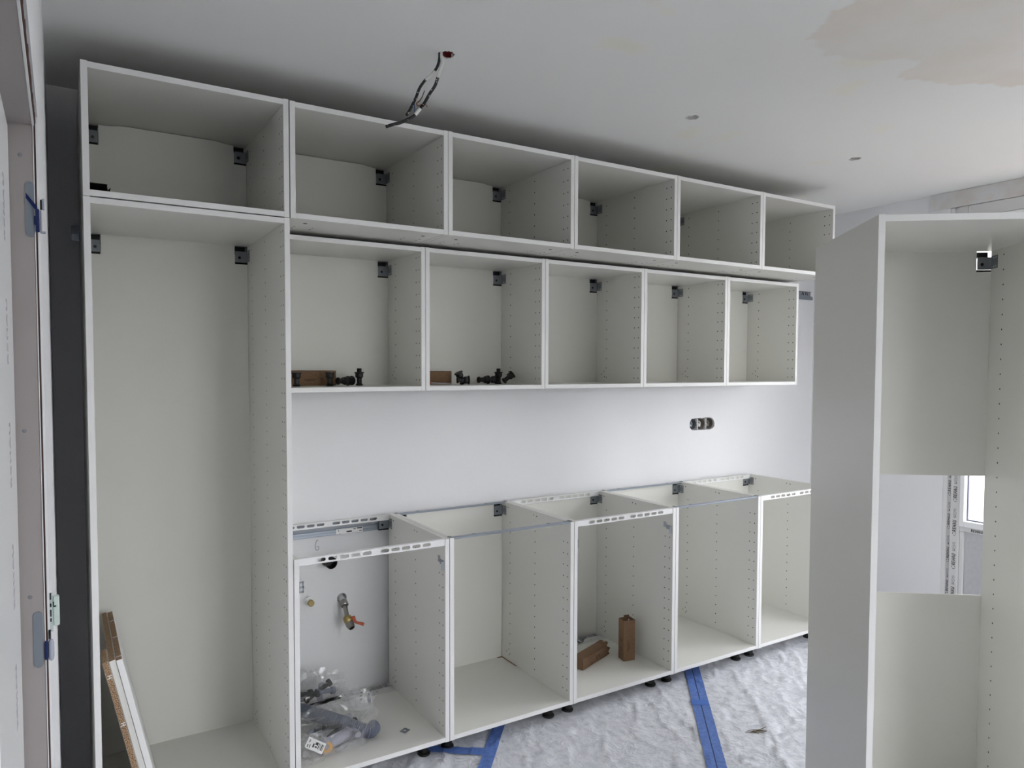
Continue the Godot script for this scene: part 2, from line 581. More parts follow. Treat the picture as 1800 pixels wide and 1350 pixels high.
func pvc_window(parent: Node3D, o: Vector3, u: Vector3, w: float, h: float, n: Vector3) -> void:
	var up := Vector3.UP
	var f := mb()
	var bar := func(st: SurfaceTool, u0: float, u1: float, v0: float, v1: float, d0: float, d1: float) -> void:
		var p := o + u * u0 + up * v0 + n * d0
		var q := o + u * u1 + up * v1 + n * d1
		bx(st, Vector3(minf(p.x, q.x), minf(p.y, q.y), minf(p.z, q.z)), Vector3(maxf(p.x, q.x), maxf(p.y, q.y), maxf(p.z, q.z)), 0.003)
	bar.call(f, 0.0, 0.07, 0.0, h, 0.0, 0.08)
	bar.call(f, w - 0.07, w, 0.0, h, 0.0, 0.08)
	bar.call(f, 0.07, w - 0.07, 0.0, 0.07, 0.0, 0.08)
	bar.call(f, 0.07, w - 0.07, h - 0.07, h, 0.0, 0.08)
	bar.call(f, w / 2 - 0.05, w / 2 + 0.05, 0.07, h - 0.07, 0.0, 0.08)
	part("window_frame", f, "pvc", parent)
	for k in 2:
		var g := mb()
		var a := 0.07 if k == 0 else w / 2 + 0.05
		bar.call(g, a, a + w / 2 - 0.12, 0.07, h - 0.07, 0.036, 0.044)
		part("pane", g, "glass", parent)

# ------------------------------------------------------------------ doorway at the left edge of the view
func left_door() -> void:
	var d := structure("door_2")
	boxpart("frame_jamb", Vector3(-0.20, 0.0, 1.552), Vector3(-0.0975, 2.01, 1.60), "pvc_grey", d, 0.0015)
	boxpart("frame_head", Vector3(-0.20, 1.953, 1.601), Vector3(-0.0975, 2.01, 3.59), "pvc_grey", d, 0.0015)
	boxpart("frame_jamb", Vector3(-0.20, 0.0, 3.54), Vector3(-0.0975, 1.952, 3.592), "pvc_grey", d, 0.0015)
	var lip := mb()
	bx(lip, Vector3(-0.0978, 0.0, 1.58), Vector3(-0.0964, 1.955, 1.601), 0.0004)
	bx(lip, Vector3(-0.0985, 1.952, 1.601), Vector3(-0.0953, 1.957, 3.59), 0.0004)
	part("frame_lip", lip, "pvc", d)
	var fj := mb()
	var nz := noise(9.0, 3, 2)
	for k in 100:
		var y := 0.02 * k
		var w := 0.0008 * nz.get_noise_1d(y * 3.0)
		bx(fj, Vector3(-0.0963, y, 1.56), Vector3(-0.0935 + 0.0006 + w, y + 0.0205, 1.5975 + w * 2.0))
		bx(fj, Vector3(-0.0953, 1.957, 1.60 + y), Vector3(-0.0930 + w, 1.964 + w, 1.6205 + y))
	part("foam_joint", fj, "foam_joint", d, "stuff")
	# neighbouring sash still wearing its printed film
	boxpart("sash_stile", Vector3(-0.2, 0.01, 1.604), Vector3(-0.132, 1.95, 2.1), "pvc", d, 0.006)
	for k in 9:
		var b := Basis(Vector3(0, 1, 0), Vector3(0, 0, 1), Vector3(1, 0, 0))
		var y := 0.3 + 0.185 * k
		lettering("film_lettering", "REHAU", 0.026, "print_grey", d, Vector3(-0.1316, y, 1.772), b, 0.9)
	# screws and strike plates
	for s in [[-0.116, 1.901], [-0.120, 1.433], [-0.118, 1.144]]:
		var st := mb()
		lathe(st, [Vector2(0.0, 0.0012), Vector2(0.0012, 0.0012), Vector2(0.0028, 0.0008), Vector2(0.0032, 0.0)], Transform3D(Basis(Vector3.RIGHT, Vector3(0, 0, 1), Vector3(0, -1, 0)), Vector3(s[0], s[1], 1.6)), 12)
		part("screw", st, "bracket_steel", d)
	for k in 2:
		var y0 := 1.764 if k == 0 else 1.018
		var y1 := 1.858 if k == 0 else 1.117
		var x0 := -0.1105 if k == 0 else -0.1145
		var x1 := -0.0975 if k == 0 else -0.1005
		var st := mb()
		var r := (x1 - x0) / 2
		var ol := PackedVector2Array()
		for a in 13:
			ol.append(Vector2((x0 + x1) / 2 + r * cos(PI * a / 12), y1 - r + r * sin(PI * a / 12)))
		for a in 13:
			ol.append(Vector2((x0 + x1) / 2 - r * cos(PI * a / 12), y0 + r - r * sin(PI * a / 12)))
		prism(st, ol, 1.6, 1.6016)
		var pl := part("strike_plate", st, "strike_steel", d)
		if k == 0:
			var f := mb()
			var yt := 1.838
			quad(f, Vector3(-0.1095, yt, 1.6020), Vector3(-0.0935, yt - 0.022, 1.606), Vector3(-0.0925, yt - 0.034, 1.608), Vector3(-0.1095, yt - 0.009, 1.6020), Vector3(0, 0.3, 1).normalized())
			bx(f, Vector3(-0.0965, 1.773, 1.6005), Vector3(-0.0905, 1.812, 1.607), 0.001)
			bx(f, Vector3(-0.0985, 1.785, 1.6005), Vector3(-0.0960, 1.800, 1.605), 0.001)
			part("loose_film", f, "blue_film", pl)
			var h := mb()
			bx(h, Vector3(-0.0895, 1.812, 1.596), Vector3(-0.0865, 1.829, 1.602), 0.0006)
			part("catch_painted_shade", h, "black_plastic", pl)  # black block paints the shade beside the catch
			var c := mb()
			bx(c, Vector3(-0.0866, 1.812, 1.595), Vector3(-0.0832, 1.831, 1.603), 0.0012)
			bx(c, Vector3(-0.0900, 1.775, 1.596), Vector3(-0.0872, 1.811, 1.601), 0.0008)
			bx(c, Vector3(-0.0900, 1.772, 1.596), Vector3(-0.0820, 1.7755, 1.601), 0.0008)
			part("catch", c, "clear_lilac", pl)
		else:
			var f := mb()
			bx(f, Vector3(-0.0985, 1.031, 1.6005), Vector3(-0.0935, 1.064, 1.606), 0.001)
			part("loose_film", f, "blue_film", pl)
			var c := mb()
			lathe(c, [Vector2(0.0, -0.003), Vector2(0.0035, 0.0), Vector2(0.0045, 0.006), Vector2(0.0045, 0.03), Vector2(0.003, 0.035), Vector2(0.0, 0.036)], Transform3D(Basis.IDENTITY, Vector3(-0.0890, 1.029, 1.600)), 14)
			part("catch", c, "clear_lilac", pl)
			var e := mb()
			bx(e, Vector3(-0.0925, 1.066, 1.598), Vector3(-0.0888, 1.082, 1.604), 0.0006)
			part("catch_painted_shade", e, "black_plastic", pl)  # shade next to the catch, put in as a black block
			var m := mb()
			bx(m, Vector3(-0.0845, 1.088, 1.593), Vector3(-0.0752, 1.141, 1.603), 0.0016)
			bx(m, Vector3(-0.0890, 1.078, 1.594), Vector3(-0.0846, 1.146, 1.600), 0.0012)
			part("catch_cover", m, "mint_plastic", pl)
			var gk := mb()
			for q in [[1.135, 0.012], [1.122, 0.006], [1.105, 0.012], [1.096, 0.006]]:
				bx(gk, Vector3(-0.0895, q[0], 1.5995), Vector3(-0.0872, q[0] + q[1], 1.6012), 0.0003)
			bx(gk, Vector3(-0.0845, 1.122, 1.602), Vector3(-0.0832, 1.131, 1.6036), 0.0003)
			bx(gk, Vector3(-0.0845, 1.122, 1.602), Vector3(-0.0800, 1.1245, 1.6036), 0.0003)
			part("cover_slot", gk, "green_dark", pl)

# flat outline (x, y) between two depths
func prism(st: SurfaceTool, ol: PackedVector2Array, za: float, zb: float, xf := Transform3D.IDENTITY) -> void:
	var idx := Geometry2D.triangulate_polygon(ol)
	for k in range(0, idx.size(), 3):
		for e in [[zb, 1.0], [za, -1.0]]:
			var p: Array[Vector3] = []
			for j in 3:
				var q := ol[idx[k + j]]
				p.append(xf * Vector3(q.x, q.y, e[0]))
			tri(st, p[0], p[1], p[2], xf.basis * Vector3(0, 0, e[1]))
	var ccw := not Geometry2D.is_polygon_clockwise(ol)
	for k in ol.size():
		var a := ol[k]
		var b := ol[(k + 1) % ol.size()]
		var n := Vector3(b.y - a.y, a.x - b.x, 0).normalized()
		if not ccw:
			n = -n
		quad(st, xf * Vector3(a.x, a.y, za), xf * Vector3(b.x, b.y, za), xf * Vector3(b.x, b.y, zb), xf * Vector3(a.x, a.y, zb), xf.basis * n)

# ------------------------------------------------------------------ balcony door in the right wall
func right_door() -> void:
	var d := structure("door_1")
	d.position.z = -0.033
	boxpart("plaster_reveal", Vector3(XR + 0.001, 0.0, 0.9055), Vector3(XR + 0.1, 2.446, 0.929), "reveal_plaster", d, 0.001)
	boxpart("film_strip", Vector3(XR + 0.004, 0.0, 0.9295), Vector3(XR + 0.09, 2.446, 0.951), "pvc_film", d, 0.001)
	boxpart("frame_jamb", Vector3(XR - 0.006, 0.0, 0.9515), Vector3(XR + 0.09, 2.446, 1.001), "pvc_film", d, 0.002)
	boxpart("frame_head", Vector3(XR - 0.006, 2.38, 1.002), Vector3(XR + 0.09, 2.446, 2.379), "pvc_film", d, 0.002)
	boxpart("threshold", Vector3(XR - 0.006, 0.0, 1.002), Vector3(XR + 0.09, 0.05, 2.379), "pvc_film", d, 0.002)
	boxpart("frame_jamb", Vector3(XR - 0.006, 0.0, 2.38), Vector3(XR + 0.09, 2.446, 2.449), "pvc_film", d, 0.002)
	boxpart("mullion", Vector3(XR - 0.006, 0.051, 1.66), Vector3(XR + 0.09, 2.379, 1.73), "pvc_film", d, 0.002)
	for k in 2:
		var a := 1.002 if k == 0 else 1.731
		var b := 1.659 if k == 0 else 2.379
		boxpart("transom", Vector3(XR - 0.004, 0.627, a), Vector3(XR + 0.08, 0.6525, b), "pvc_film", d, 0.0015)
		var s := mb()
		bx(s, Vector3(XR - 0.012, 0.6535, a), Vector3(XR + 0.07, 2.378, a + 0.026), 0.003)
		bx(s, Vector3(XR - 0.012, 0.6535, b - 0.026), Vector3(XR + 0.07, 2.378, b), 0.003)
		bx(s, Vector3(XR - 0.012, 0.6535, a + 0.026), Vector3(XR + 0.07, 0.687, b - 0.026), 0.003)
		bx(s, Vector3(XR - 0.012, 2.345, a + 0.026), Vector3(XR + 0.07, 2.378, b - 0.026), 0.003)
		part("sash", s, "pvc", d)
		var g := mb()
		bx(g, Vector3(XR + 0.02, 0.6875, a + 0.0265), Vector3(XR + 0.034, 2.3445, a + 0.032))
		bx(g, Vector3(XR + 0.02, 0.6875, b - 0.032), Vector3(XR + 0.034, 2.3445, b - 0.0265))
		bx(g, Vector3(XR + 0.02, 0.6875, a + 0.032), Vector3(XR + 0.034, 0.6935, b - 0.032))
		part("gasket", g, "gasket", d)
		boxpart("pane", Vector3(XR + 0.024, 0.6935, a + 0.0325), Vector3(XR + 0.03, 2.344, b - 0.0325), "glass", d, 0.0)
		boxpart("lower_stile", Vector3(XR - 0.002, 0.051, a), Vector3(XR + 0.07, 0.6265, a + 0.022), "pvc_film", d, 0.002)
		boxpart("lower_panel", Vector3(XR + 0.012, 0.051, a + 0.0225), Vector3(XR + 0.04, 0.6265, b), "panel_grey", d, 0.002)
	# printed protective film: lettering reads upwards, with recycling arrows and care pictograms
	var bb := Basis(Vector3(0, 1, 0), Vector3(0, 0, 1), Vector3(1, 0, 0))
	# seen from the room the wall faces -x
	bb = Basis(Vector3(0, 1, 0), Vector3(0, 0, -1), Vector3(-1, 0, 0))
	for col in 2:
		var zc := 0.940 if col == 0 else 0.977
		var xx := XR + 0.0034 if col == 0 else XR - 0.0066
		for k in 12:
			var y := 0.235 + 0.192 * k + (0.03 if col == 0 else 0.0)
			if y > 2.3:
				break
			lettering("film_lettering", "REHAU", 0.0145 if col == 0 else 0.021, "print_black", d, Vector3(xx, y + 0.032, zc), bb, 0.74 if col else 1.05)
			var ic := mb()
			var w := 0.006 if col == 0 else 0.009
			# recycling arrows
			for q in 3:
				var l := PackedVector3Array()
				for e in 5:
					var t := TAU * (q + e * 0.17) / 3.0
					l.append(Vector3(xx, y - 0.013 + 0.009 * sin(t), zc + w * cos(t)))
				tube(ic, l, 0.0012, 5)
			# three pictograms
			for q in 3:
				var yc := y + 0.085 + q * 0.019
				var sq := 4 if q != 1 else 10
				var l2 := PackedVector3Array()
				for e in sq + 1:
					var t2 := TAU * (e + 0.5) / sq
					l2.append(Vector3(xx, yc + 0.0085 * sin(t2), zc + w * cos(t2)))
				tube(ic, l2, 0.0006, 4)
				tube(ic, PackedVector3Array([Vector3(xx, yc - 0.006, zc - w * 0.4), Vector3(xx, yc + 0.006, zc + w * 0.3)]), 0.0006, 4)
				if q == 0:
					tube(ic, PackedVector3Array([Vector3(xx, yc - 0.006, zc + w * 0.4), Vector3(xx, yc + 0.006, zc + w * 0.4)]), 0.0006, 4)
			part("film_pictograms", ic, "print_black", d)
	var bh := Basis(Vector3(0, 0, 1), Vector3(0, 1, 0), Vector3(-1, 0, 0))
	for k in 3:
		lettering("film_lettering", "REHAU", 0.017, "print_black", d, Vector3(XR - 0.0046, 0.6395, 1.095 + 0.17 * k), bh, 0.85)

# ------------------------------------------------------------------ what shows through the glass
func outdoors() -> void:
	var st := mb()
	bx(st, Vector3(-20, -0.4, -25), Vector3(40, -0.22, 30))
	var o := part("gravel_yard", st, "gravel", self)
	o.set_meta("kind", "structure")
	boxpart("paved_path", Vector3(4.45, -0.22, -12), Vector3(8.45, -0.10, 6), "paving", self, 0.0, "structure")
	boxpart("paved_path", Vector3(10.4, -0.22, -12), Vector3(11.1, -0.10, 6), "paving", self, 0.0, "structure")
	boxpart("lawn_strip", Vector3(8.45, -0.22, -12), Vector3(10.4, -0.10, 6), "grass", self, 0.0, "structure")
	var p := mb()
	bx(p, Vector3(4.98, -0.10, 0.38), Vector3(5.14, 2.6, 0.69), 0.006)
	bx(p, Vector3(4.95, -0.10, 0.35), Vector3(5.17, 0.05, 0.72), 0.006)
	var post := part("porch_post", p, "cream_render", self)
	tag(post, "cream porch post outside, seen through the balcony door glass", "post")

# ------------------------------------------------------------------ floor covering
var fz_a := FastNoiseLite.new()
var fz_b := FastNoiseLite.new()

func fleece_y(x: float, z: float) -> float:
	var u := x * 0.623 - z * 0.782
	var v := x * 0.782 + z * 0.623
	var a := fz_a.get_noise_2d(u * 0.35, v * 1.0)
	var b := fz_b.get_noise_2d(x, z)
	var y := 0.008 + 0.006 * maxf(0.0, 1.0 - 5.0 * absf(a)) + 0.0009 * (1.0 - absf(b) * 2.0)
	# a long fold and some gathers beside the tape
	var fv := v - 2.59 - 0.03 * sin(u * 3.0)
	y += 0.006 * exp(-pow(fv / 0.016, 2.0)) * clampf((z - 0.5) * 3.0, 0, 1)
	return y

func fleece_and_tape() -> void:
	fz_a.noise_type = FastNoiseLite.TYPE_SIMPLEX_SMOOTH
	fz_a.seed = 12
	fz_a.frequency = 5.0
	fz_a.fractal_octaves = 3
	fz_b.noise_type = FastNoiseLite.TYPE_SIMPLEX_SMOOTH
	fz_b.seed = 5
	fz_b.frequency = 18.0
	fz_b.fractal_octaves = 3
	var p0 := Vector2(2.63, 0.494)
	var t := Vector2(0.641, -0.767)
	var nrm := Vector2(0.767, 0.641)
	for side in 2:
		var st := mb()
		var du := 0.02
		var vs: Array = []
		for k in 240:
			vs.append((k * 0.02) * (1.0 if side == 1 else -1.0))
		var us: Array = []
		for k in 340:
			us.append(-4.6 + k * du)
		var pos := func(u: float, v: float) -> Vector3:
			var q := p0 + t * u + nrm * v
			q.x = clampf(q.x, XL + 0.003, XR - 0.03)
			q.y = clampf(q.y, 0.004, 3.6)
			return Vector3(q.x, fleece_y(q.x, q.y), q.y)
		var rows: Array = []
		for v in vs:
			var row := PackedVector3Array()
			for u in us:
				row.append(pos.call(u, v))
			rows.append(row)
		var nr: Array = []
		for j in rows.size():
			var row := PackedVector3Array()
			for i in us.size():
				var q: Vector3 = rows[j][i]
				var e := 0.006
				row.append(Vector3(fleece_y(q.x - e, q.z) - fleece_y(q.x + e, q.z), 2 * e, fleece_y(q.x, q.z - e) - fleece_y(q.x, q.z + e)).normalized())
			nr.append(row)
		for j in rows.size() - 1:
			for i in us.size() - 1:
				var a: Vector3 = rows[j][i]
				var c: Vector3 = rows[j + 1][i + 1]
				if absf(a.x - c.x) < 1e-5 or absf(a.z - c.z) < 1e-5 or a.z >= 3.5999 or c.z <= 0.0041:
					continue
				quad4(st, a, rows[j][i + 1], c, rows[j + 1][i], nr[j][i], nr[j][i + 1], nr[j + 1][i + 1], nr[j + 1][i])
		var o := part("dust_sheet", st, "fleece", self)
		tag(o, ["crumpled white fleece floor sheet left of the long blue tape seam", "crumpled white fleece floor sheet right of the long blue tape seam"][side], "dust sheet")
	ribbon("masking_tape", Vector2(2.98, 0.075), Vector2(1.54, 1.800), 0.076, "long blue tape strip crossing the sheet below the fourth base cabinet", true)
	ribbon("masking_tape", Vector2(1.75, 0.180), Vector2(1.15, 0.890), 0.050, "blue tape strip slanting out from under the second base cabinet", false)
	ribbon("masking_tape", Vector2(0.98, 0.352), Vector2(1.372, 0.664), 0.050, "short blue tape strip behind the front feet of the second base cabinet", false)
	# frayed tear in the sheet
	var tr := mb()
	for k in 9:
		var a := Vector2(2.372, 1.075) + Vector2(rng.randf_range(-0.02, 0.03), rng.randf_range(-0.012, 0.012))
		var dirv := Vector2(0.86, 0.5).rotated(rng.randf_range(-0.35, 0.35))
		var l := PackedVector3Array()
		for e in 6:
			var q := a + dirv * (0.011 * e)
			l.append(Vector3(q.x, fleece_y(q.x, q.y) + 0.002 + 0.003 * sin(e * 0.6), q.y))
		tube(tr, l, 0.0011, 5)
	var tear := part("frayed_tuft", tr, "straw", self)
	tag(tear, "frayed brown tuft sticking out of a tear in the floor sheet", "tear")

func ribbon(nm: String, a: Vector2, b: Vector2, w: float, label: String, detail: bool) -> void:
	var root := thing(nm, label, "tape", Vector3.ZERO, 0.0, "blue tape strips on the floor sheet")
	var t := (b - a).normalized()
	var n := Vector2(-t.y, t.x)
	var st := mb()
	var cr := mb()
	var steps := int(a.distance_to(b) / 0.012)
	var offs := [-0.5, -0.25, -0.03, 0.03, 0.25, 0.5]
	var nz := noise(14.0, 2, 3)
	var rows: Array = []
	for k in steps + 1:
		var c := a.lerp(b, float(k) / steps)
		var row: Array[Vector3] = []
		for f in offs:
			var jag: float = (0.02 * nz.get_noise_2d(c.x * 4.0 + f * 9.0, c.y * 4.0)) if absf(f) > 0.4 else 0.0
			var q: Vector2 = c + n * w * (f + jag)
			row.append(Vector3(q.x, fleece_y(q.x, q.y) * 0.6 + 0.0085, q.y))
		rows.append(row)
	for k in steps:
		for i in offs.size() - 1:
			var s := cr if (i == 2 and detail) else st
			var n0: Vector3 = (rows[k + 1][i] - rows[k][i]).cross(rows[k][i + 1] - rows[k][i]).normalized()
			if n0.y < 0:
				n0 = -n0
			quad(s, rows[k][i], rows[k][i + 1], rows[k + 1][i + 1], rows[k + 1][i], n0)
	part("tape_strip", st, "blue_tape", root)
	if detail:
		part("seam_crease", cr, "tape_crease", root)
		var ov := mb()
		var c2 := Vector2(2.405, 0.758)
		for k in 5:
			for e in 4:
				var q := []
				for d in [[0, 0], [1, 0], [1, 1], [0, 1]]:
					var uu: float = (k + d[0]) * 0.011
					var p: Vector2 = c2 + t * uu + n * w * (-0.5 + (e + d[1]) * 0.25)
					q.append(Vector3(p.x, fleece_y(p.x, p.y) * 0.6 + 0.0098, p.y))
				quad(ov, q[0], q[1], q[2], q[3], Vector3.UP)
		part("tape_patch", ov, "tape_overlap", root)

# ------------------------------------------------------------------ cabinets
func holes(parent: Node, x: float, nx: float, cols: Array, y0: float, y1: float, off: float, extra: Array) -> void:
	var st := mb()
	for z in cols:
		var y := off
		while y < y1:
			if y > y0:
				disc(st, Vector3(x + nx * 0.0004, y, z), Vector3(nx, 0, 0), 0.0031, 8)
			y += 0.05
	for e in extra:
		disc(st, Vector3(x + nx * 0.0004, e.y, e.x), Vector3(nx, 0, 0), 0.0029, 8)
	part("shelf_pin_holes", st, "hole_dark", parent, "stuff")

func bracket(parent: Node3D, s: float, w: float, top: float) -> void:
	# s = 1 right corner, -1 left corner
	var e := w - T if s > 0 else T
	var st := mb()
	var a := e - s * 0.0465
	bx(st, Vector3(minf(a, e - s * 0.001), top - 0.064, 0.0290), Vector3(maxf(a, e - s * 0.001), top - 0.0215, 0.0315), 0.0006)
	bx(st, Vector3(minf(e - s * 0.0022, e - s * 0.0004), top - 0.062, 0.0315), Vector3(maxf(e - s * 0.0022, e - s * 0.0004), top - 0.018, 0.070), 0.0006)
	bx(st, Vector3(minf(a, e - s * 0.001), top - 0.0230, 0.0160), Vector3(maxf(a, e - s * 0.001), top - 0.0210, 0.0315), 0.0005)
	var o := part("suspension_bracket", st, "bracket_steel", parent)
	var hk := mb()
	bx(hk, Vector3(minf(a, e - s * 0.009), top - 0.020, 0.0200), Vector3(maxf(a, e - s * 0.009), top - 0.003, 0.0225), 0.0004)
	part("hook_plate", hk, "bracket_dark", o)
	var lp := mb()
	bx(lp, Vector3(minf(a, e), top - 0.071, 0.0220), Vector3(maxf(a, e), top - 0.0645, 0.0290), 0.0004)
	part("bottom_lip", lp, "bracket_dark", o)
	var bo := mb()
	lathe(bo, [Vector2(0.0, 0.0018), Vector2(0.0045, 0.0018), Vector2(0.0055, 0.0)], Transform3D(Basis(Vector3.RIGHT, Vector3(0, 0, 1), Vector3(0, -1, 0)), Vector3(e - s * 0.031, top - 0.046, 0.0315)), 12)
	part("bolt", bo, "bracket_dark", o)
	var ey := mb()
	for y in [top - 0.025, top - 0.055]:
		for z in [0.048, 0.062]:
			disc(ey, Vector3(e - s * 0.0024, y, z), Vector3(-s, 0, 0), 0.0028, 8)
	part("screw_holes", ey, "melamine", o, "stuff")

func foot(parent: Node3D, x: float, z: float, h: float) -> void:
	var st := mb()
	lathe(st, [Vector2(0.0, 0.0), Vector2(0.024, 0.0), Vector2(0.0265, 0.004), Vector2(0.0255, 0.010), Vector2(0.0195, 0.014), Vector2(0.0195, 0.034), Vector2(0.0255, 0.038), Vector2(0.0275, 0.044), Vector2(0.0275, h - 0.006), Vector2(0.033, h - 0.004), Vector2(0.033, h - 0.0005), Vector2(0.0, h - 0.0005)], Transform3D(Basis.IDENTITY, Vector3(x, -h, z)), 20)
	part("foot", st, "black_plastic", parent)

# carcass with its back-left-bottom corner at the node; options say what is fitted
func carcass(nm: String, label: String, category: String, group: String, at: Vector3, turn: float, w: float, h: float, d: float, o: Dictionary) -> Node3D:
	var c := thing(nm, label, category, at, turn, group)
	var zb: float = o.get("zb", 0.0265)
	var cols: Array = o.cols
	for s in 2:
		var x0 := 0.0 if s == 0 else w - T
		var sp := boxpart("side_panel", Vector3(x0, 0, zb), Vector3(x0 + T, h, d), "melamine", c, 0.0007)
		# pale edge band on the front edge
		boxpart("edge_band", Vector3(x0 + 0.0003, 0.0003, d), Vector3(x0 + T - 0.0003, h - 0.0003, d + 0.0006), "edge_band", sp, 0.0002)
		var yo: float = o.off
		holes(sp, x0 + T if s == 0 else x0, 1.0 if s == 0 else -1.0, cols, 0.026, h - 0.02 - (0.0 if o.get("top", true) else 0.03), yo, [Vector2(0.075, 0.062), Vector2(0.098, 0.050), Vector2(0.095, 0.078)] + ([] if o.get("top", true) else [Vector2(0.062, h - 0.020), Vector2(0.084, h - 0.0215), Vector2(0.0852, h - 0.0225), Vector2(0.312, h - 0.020), Vector2(0.336, h - 0.0215), Vector2(0.3372, h - 0.0225), Vector2(0.530, h - 0.0225)]))
	if o.get("top", true):
		var tz: float = o.get("top_z", zb)
		var tp := boxpart("top_panel", Vector3(T, h - T - 0.0015, tz), Vector3(w - T, h - 0.0015, d - 0.0006), "melamine", c, 0.0006)
		boxpart("edge_band", Vector3(T, h - T - 0.0012, d - 0.0006), Vector3(w - T, h - 0.0018, d), "edge_band", tp, 0.0002)
	var bz: float = o.get("bottom_z", zb)
	var bp := boxpart("bottom_panel", Vector3(T, 0.0012, bz), Vector3(w - T, T + 0.0012, d - 0.0006), "melamine", c, 0.0006)
	boxpart("edge_band", Vector3(T, 0.0015, d - 0.0006), Vector3(w - T, T + 0.0009, d), "edge_band", bp, 0.0002)
	if o.get("under", false):
		var st := mb()
		for s in 2:
			var q := func(x: float) -> float: return x if s == 0 else w - x
			disc(st, Vector3(q.call(0.070), 0.0008, 0.525), Vector3.DOWN, 0.008, 14)
			for e in [[0.052, 0.453], [0.052, 0.421], [0.117, 0.451], [0.117, 0.420], [0.052, 0.12], [0.117, 0.12]]:
				disc(st, Vector3(q.call(e[0]), 0.0008, e[1]), Vector3.DOWN, 0.004, 10)
		part("fitting_holes", st, "hole_dark", bp, "stuff")
	var y_top: float = h - T - 0.0015 if o.get("top", true) else h - 0.001
	# back board: cut away at the two upper corners where the hangers sit
	var back: String = o.get("back", "flat")
	if back != "none":
		var st := mb()
		var bow: float = o.get("bow", 0.0)
		var x0 := T + 0.0011
		var x1 := w - T - 0.0011
		var nx := 24
		var cut := 0.048
		var xs: Array = [x0, x0 + cut]
		for k in nx - 1:
			xs.append(lerpf(x0 + cut, x1 - cut, (k + 1.0) / nx))
		xs.append_array([x1 - cut, x1])
		var ya := T + 0.0014
		var ycut := y_top - 0.072
		var spans: Array = o.get("spans", [[ya, y_top]])
		for sp in spans:
			var ylo: float = maxf(sp[0], ya)
			var yhi: float = minf(sp[1], y_top)
			var ys: Array = [ylo]
			if bow != 0.0:
				for k in 4:
					ys.append(lerpf(ylo, minf(ycut, yhi), (k + 1.0) / 5.0))
			if yhi > ycut and ylo < ycut:
				ys.append(ycut)
			ys.append(yhi)
			var zz := func(x: float, y: float) -> float:
				var f := clampf((x - x0) / (x1 - x0), 0, 1)
				var prof := smoothstep(0.07, 0.24, f) * smoothstep(0.93, 0.76, f)
				return 0.0300 - bow * prof * pow(clampf((y - ya) / (y_top - ya), 0, 1), 2.0)
			for j in ys.size() - 1:
				for i in xs.size() - 1:
					if ys[j] >= ycut - 1e-6 and (i == 0 or i == xs.size() - 2):
						continue
					var q: Array[Vector3] = []
					for e in [[0, 0], [1, 0], [1, 1], [0, 1]]:
						var x: float = xs[i + e[0]]
						var y: float = ys[j + e[1]]
						var z: float = zz.call(x, y)
						q.append(Vector3(x, y - (0.0022 * clampf(absf(0.030 - z) / 0.015, 0, 1) if j + e[1] == ys.size() - 1 else 0.0), z))
					quad(st, q[0], q[1], q[2], q[3], Vector3(0, 0, 1))
					var bk := Vector3(0, 0, -0.003)
					quad(st, q[0] + bk, q[1] + bk, q[2] + bk, q[3] + bk, Vector3(0, 0, -1))
					if j == ys.size() - 2:
						quad(st, q[3], q[2], q[2] + bk, q[3] + bk, Vector3.UP)
					if j == 0:
						quad(st, q[0], q[1], q[1] + bk, q[0] + bk, Vector3.DOWN)
			if yhi > ycut and ylo < ycut:
				for e in [[x0, x0 + cut, x0 + cut, 1.0], [x1 - cut, x1, x1 - cut, -1.0]]:
					quad(st, Vector3(e[0], ycut, 0.027), Vector3(e[1], ycut, 0.027), Vector3(e[1], ycut, 0.030), Vector3(e[0], ycut, 0.030), Vector3.UP)
					quad(st, Vector3(e[2], ycut, 0.027), Vector3(e[2], yhi, 0.027), Vector3(e[2], yhi, 0.030), Vector3(e[2], ycut, 0.030), Vector3(-e[3], 0, 0))
		part("back_panel", st, "back_board", c)
	bracket(c, 1.0, w, y_top)
	bracket(c, -1.0, w, y_top)
	if o.has("feet"):
		var fh: float = o.feet
		for fx in [0.03, w - 0.072]:
			for fz in [0.09, 0.515]:
				foot(c, fx, fz, fh)
	return c

func slotted_rail(parent: Node3D, w: float, h: float, z: float, facing: float) -> void:
	# white vented strip across the opening: two groups of five slots
	var st := mb()
	var x0 := T + 0.0005
	var x1 := w - T - 0.0005
	var yc := h - 0.0130
	var hb := 0.0112
	var lay: Array = []
	var start := 0.056
	var pitch := 0.0422
	for k in 5:
		lay.append(x0 + start + pitch * (k + 0.5))
		lay.append(x1 - start - pitch * (k + 0.5))
	lay.sort()
	var u := Vector3.RIGHT
	var v := Vector3.UP
	for x in lay:
		ring(st, Vector3(x, yc, z + 0.001), u, v, pitch / 2, hb, func(t: float) -> float: return stadium(t, 0.0108, 0.0064), 0.002, true, 24)
	var solid: Array = [[x0, x0 + start], [x0 + start + pitch * 5, x1 - start - pitch * 5], [x1 - start, x1]]
	for s in solid:
		if s[1] > s[0]:
			bx(st, Vector3(s[0], yc - hb, z - 0.001), Vector3(s[1], yc + hb, z + 0.001))
	bx(st, Vector3(x0, yc + hb, z - 0.001 - (0.016 if facing > 0 else 0.0)), Vector3(x1, yc + hb + 0.0015, z + 0.001 + (0.0 if facing > 0 else 0.010)), 0.0004)
	bx(st, Vector3(x0, yc - hb - 0.0012, z - 0.001 - (0.006 if facing > 0 else 0.0)), Vector3(x1, yc - hb, z + 0.001 + (0.0 if facing > 0 else 0.004)), 0.0004)
	part("vent_rail", st, "white_plastic", parent)

